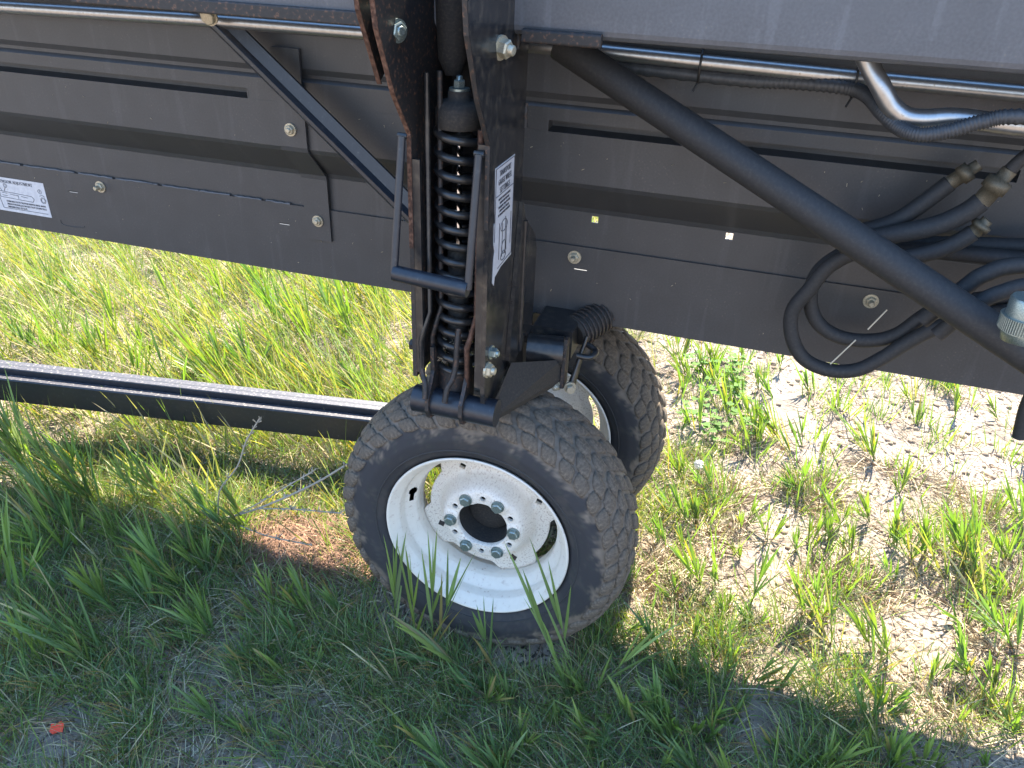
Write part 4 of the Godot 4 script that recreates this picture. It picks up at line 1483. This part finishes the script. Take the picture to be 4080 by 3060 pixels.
func make_litter() -> void:
	var rng := RandomNumberGenerator.new()
	rng.seed = 21
	var dn := FastNoiseLite.new()
	dn.seed = 12
	dn.frequency = 2.2
	dn.fractal_octaves = 3
	# cover: fraction of ground hidden, read from the picture
	var cover := func(x: float, z: float) -> float:
		var c := .55 + dn.get_noise_2d(x, z) * .9
		if x > .3:
			c -= .40 + clampf((x - .7) * .4, 0, .35)
			c += clampf((-z - 1.3) * .3, 0, .3)
		if z > .1:
			c -= clampf((z - .1) * 1.1, 0, .42)
		if x < -.3 and z < -.1:
			c += .45
		if x < -.9 and z < .3:
			c += .3
		return clampf(c, .04, 1.0)
	var fine := []
	var dry := []
	var tall := []
	var free := func(x: float, z: float) -> bool: return Vector2(x + .765, z - .52).length() > .06 and Vector2((x + .56) / .19, (z + .17) / .10).length() > .55 + .8 * rng.randf() and not (absf(x) < .24 and ((z > -.25 and z < .03) or (z > -.7 and z < -.44)))
	var clump := FastNoiseLite.new()
	clump.seed = 15
	clump.frequency = 3.6
	clump.fractal_octaves = 2
	var near := false
	while fine.size() < 8000:
		near = rng.randf() < .55
		var x := rng.randf_range(-1.5, 1.5) if near else rng.randf_range(-3.8, 2.4)
		var z := rng.randf_range(-1.1, .75) if near else rng.randf_range(-3.2, .95)
		if rng.randf() < cover.call(x, z) and free.call(x, z):
			fine.append(Vector2(x, z))
	while dry.size() < 12500:
		near = rng.randf() < .55
		var x := rng.randf_range(-1.5, 1.6) if near else rng.randf_range(-3.8, 2.4)
		var z := rng.randf_range(-1.2, .75) if near else rng.randf_range(-3.2, .95)
		if rng.randf() < clampf(cover.call(x, z) * .40 + .05 + smoothstep(.0, .42, clump.get_noise_2d(x, z)) * .8, 0, 1) and free.call(x, z):
			dry.append(Vector2(x, z))
	while tall.size() < 2800:
		var x := rng.randf_range(-4.2, 2.4)
		var z := rng.randf_range(-3.8, .3)
		var c: float = cover.call(x, z)
		if x > -.25:
			c *= .25
		elif z > -.45:
			c *= .30 if x < -.9 else .06
		if rng.randf() < c * .8 and not blocked(x, z):
			tall.append(Vector2(x, z))
	var ms := []
	for k in 4:
		ms.append(tuft(rng, 14, .03, .085, .0019, Vector3(-.15, 0, 0), .8, .32, 1.6))
	scatter("fine_grass", "fine short green grass covering the soil", ms.slice(0, 2), M.blade, fine.slice(0, fine.size() / 2), rng, .7, 1.4, .2)
	scatter("fine_grass", "fine curled grass blades mixed through the ground cover", ms.slice(2, 4), M.blade, fine.slice(fine.size() / 2), rng, .7, 1.4, .2)
	ms = []
	for k in 3:
		ms.append(tuft(rng, 13, .03, .10, .0022, Vector3.ZERO, 3.2, 1.0, 1.0))
	ms.append(tuft(rng, 16, .02, .07, .0020, Vector3.ZERO, 1.5, 1.0, 1.6))
	ms.append(tuft(rng, 16, .02, .06, .0024, Vector3.ZERO, 1.8, .9, 1.4))
	scatter("dry_straw", "dry brown straw and dead blades lying on the soil", ms, M.straw, dry, rng, .7, 1.35, .15)
	ms = []
	for k in 4:
		ms.append(tuft(rng, 9, .10, .26, .0046, Vector3(-.6, 0, .05), .6, .40, .7))
	scatter("tall_grass", "tall thin wind-bent grass filling the field", ms, M.leaf, tall, rng, .75, 1.25, .12, 1.4)
	var soft := []
	while soft.size() < 1900:
		var x := rng.randf_range(-1.6, .95)
		var z := rng.randf_range(-.3, .75)
		var at_wheel := absf(x) < .45 and z > .03 and z < .22
		if free.call(x, z) and not blocked(x, z) and rng.randf() < (.75 if at_wheel else .42 + dn.get_noise_2d(x * 1.7 + 9.0, z * 1.7) * 1.1 - clampf((z - .35) * .9, 0, .4)):
			soft.append(Vector2(x, z))
	ms = []
	for k in 4:
		ms.append(tuft(rng, 12, .05, .14, .0022, Vector3(-.3, 0, 0), .8, .16, 1.3))
	scatter("soft_grass", "soft thin grass in front of the wheels", ms, M.blade, soft, rng, .7, 1.3, .15, 2.0)
	var red := []
	while red.size() < 420:
		var a := rng.randf() * TAU
		var rr := sqrt(rng.randf())
		red.append(Vector2(-.56 + cos(a) * rr * .21 * rng.randf_range(.7, 1.2), -.17 + sin(a) * rr * .11 * rng.randf_range(.7, 1.3)))
	ms = []
	for k in 2:
		new_arrays()
		for j in 16:
			var a := rng.randf() * TAU
			var c := Color(.27, .155, .10) * rng.randf_range(.35, 1.35)
			leaf(Vector3(cos(a), 0, sin(a)) * rng.randf() * .02, Vector3(cos(a), rng.randf_range(.1, 1.2), sin(a)), Vector3(-sin(a), 0, cos(a)), rng.randf_range(.025, .075), .0018, 1.4, c, c * 1.1, 4, .2)
		ms.append(take_mesh())
	scatter("dead_thatch", "reddish-brown dead grass patch left of the front wheel", ms, M.straw, red, rng, .7, 1.3, .3)
	var young := []
	while young.size() < 420:
		var x := rng.randf_range(.28, 2.2)
		var z := rng.randf_range(-2.4, -.05)
		if not blocked(x, z) and rng.randf() < .25 + clump.get_noise_2d(x, z):
			young.append(Vector2(x, z))
	ms = []
	for k in 3:
		ms.append(tuft(rng, 6, .05, .13, .0042, Vector3(-.05, 0, 0), .38, .12, .5))
	scatter("young_grass", "small upright yellow-green shoots on the pale soil", ms, M.leaf, young, rng, .7, 1.3, .1)
	# clods
	var cl := []
	for k in 3:
		var sp := SphereMesh.new()
		sp.radial_segments = 9
		sp.rings = 5
		sp.radius = .01
		sp.height = .015
		var arr := sp.get_mesh_arrays()
		var vv: PackedVector3Array = arr[Mesh.ARRAY_VERTEX]
		var nz := FastNoiseLite.new()
		nz.seed = 40 + k
		nz.frequency = 90.0
		for i in vv.size():
			vv[i] = vv[i] * (1.0 + nz.get_noise_3dv(vv[i]) * .9)
		arr[Mesh.ARRAY_VERTEX] = vv
		var me := ArrayMesh.new()
		me.add_surface_from_arrays(Mesh.PRIMITIVE_TRIANGLES, arr)
		cl.append(me)
	var spots := []
	while spots.size() < 2600:
		var x := rng.randf_range(-1.6, 2.0)
		var z := rng.randf_range(-2.4, .95)
		if rng.randf() < 1.1 - float(cover.call(x, z)) and not blocked(x, z):
			spots.append(Vector2(x, z))
	scatter("soil_crumbs", "small clods and crumbs of dry soil", cl, M.clod, spots, rng, .15, 1.3, .5)
	for c in get_children():
		if String(c.name).begins_with("soil_crumbs"):
			c.set_meta("category", "soil")
	# orange scrap
	var st := begin()
	plate(st, [Vector2(-.011, -.012), Vector2(.006, -.014), Vector2(.013, -.006), Vector2(.010, .004), Vector2(.012, .013), Vector2(-.004, .015), Vector2(-.012, .008), Vector2(-.008, .0)], -.0008, .0008, "y")
	var o := obj("plastic_scrap", st, M.orange, self)
	o.position = Vector3(-.765, ground_y(-.765, .504) + .012, .504)
	o.rotation_degrees = Vector3(24, 30, 6)
	tag(o, "small torn orange plastic scrap lying on the soil", "scrap")
	# dead branched weed
	var w := thing("dead_weed", "dry grey branched weed stem in front of the tow beam", "weed", Vector3(-.956, ground_y(-.956, -.16), -.16))
	var stem := [Vector3(0, 0, 0), Vector3(.12, .04, .0), Vector3(.25, .10, -.02), Vector3(.40, .19, -.06), Vector3(.50, .27, -.08)]
	for br in [[stem, .003], [[Vector3(.13, .045, 0), Vector3(.16, .16, .01), Vector3(.24, .27, .02), Vector3(.28, .36, .02), Vector3(.33, .44, .02)], .0022], [[Vector3(.25, .10, -.02), Vector3(.36, .13, -.02), Vector3(.50, .14, -.04)], .002], [[Vector3(.20, .08, -.01), Vector3(.30, .17, .02), Vector3(.40, .26, .03), Vector3(.48, .33, .04)], .002], [[Vector3(.16, .05, 0), Vector3(.30, .06, .03), Vector3(.46, .09, .05)], .0018]]:
		st = begin()
		st.set_color(Color(.36, .31, .25))
		var pth := smooth_path(br[0], 4)
		tube(st, pth, br[1], 6)
		for k in 26:
			st.set_color(Color(.42, .36, .28) * rng.randf_range(.7, 1.15))
			var p: Vector3 = pth[rng.randi_range(pth.size() / 3, pth.size() - 1)]
			var q := p + Vector3(rng.randf_range(-.005, .016), rng.randf_range(.0, .014), rng.randf_range(-.01, .01))
			tube(st, [p, q], [.0009, .0018], 4, false)
		obj("twig", st, M.straw, w)
	# dandelion clock
	var dd := thing("dandelion_clock", "white fluffy seed head on a thin stalk beside the rear wheel", "dandelion", Vector3(.455, ground_y(.455, -.80), -.80))
	st = begin()
	st.set_color(Color(.14, .15, .06))
	tube(st, [Vector3(0, -.01, 0), Vector3(-.005, .08, 0), Vector3(-.01, .125, 0)], .0014, 5)
	obj("stalk", st, M.straw, dd)
	st = begin()
	for k in 160:
		var dv := Vector3(rng.randf_range(-1, 1), rng.randf_range(-1, 1), rng.randf_range(-1, 1)).normalized()
		st.set_color(Color(.8, .8, .78))
		tube(st, [Vector3(-.01, .128, 0), Vector3(-.01, .128, 0) + dv * .015], [.0003, .0008], 3, false)
	obj("seed_head", st, M.straw, dd)
	# small clover plants right of the rear wheel
	for k in 16:
		var x := rng.randf_range(.34, .62)
		var z := rng.randf_range(-1.75, -1.05)
		new_arrays()
		for j in 9:
			var a := rng.randf() * TAU
			var top := Vector3(cos(a) * rng.randf_range(.01, .045), rng.randf_range(.03, .09), sin(a) * rng.randf_range(.01, .045))
			var c := Color(.11, .22, .04) * rng.randf_range(.8, 1.3)
			stalk(Vector3(0, -.005, 0), top, .0008, c, c)
			for f in 3:
				var fa := a + f * 2.1
				leaf(top, Vector3(cos(fa), .25, sin(fa)), Vector3(-sin(fa), 0, cos(fa)), .017, .015, .4, c, c, 4, .1)
		var p := obj("clover_plant", take_mesh(), M.clover, self)
		p.position = Vector3(x, ground_y(x, z), z)
		tag(p, "low round-leaved clover plant beside the rear wheel", "clover", "clover plants by the rear wheel")
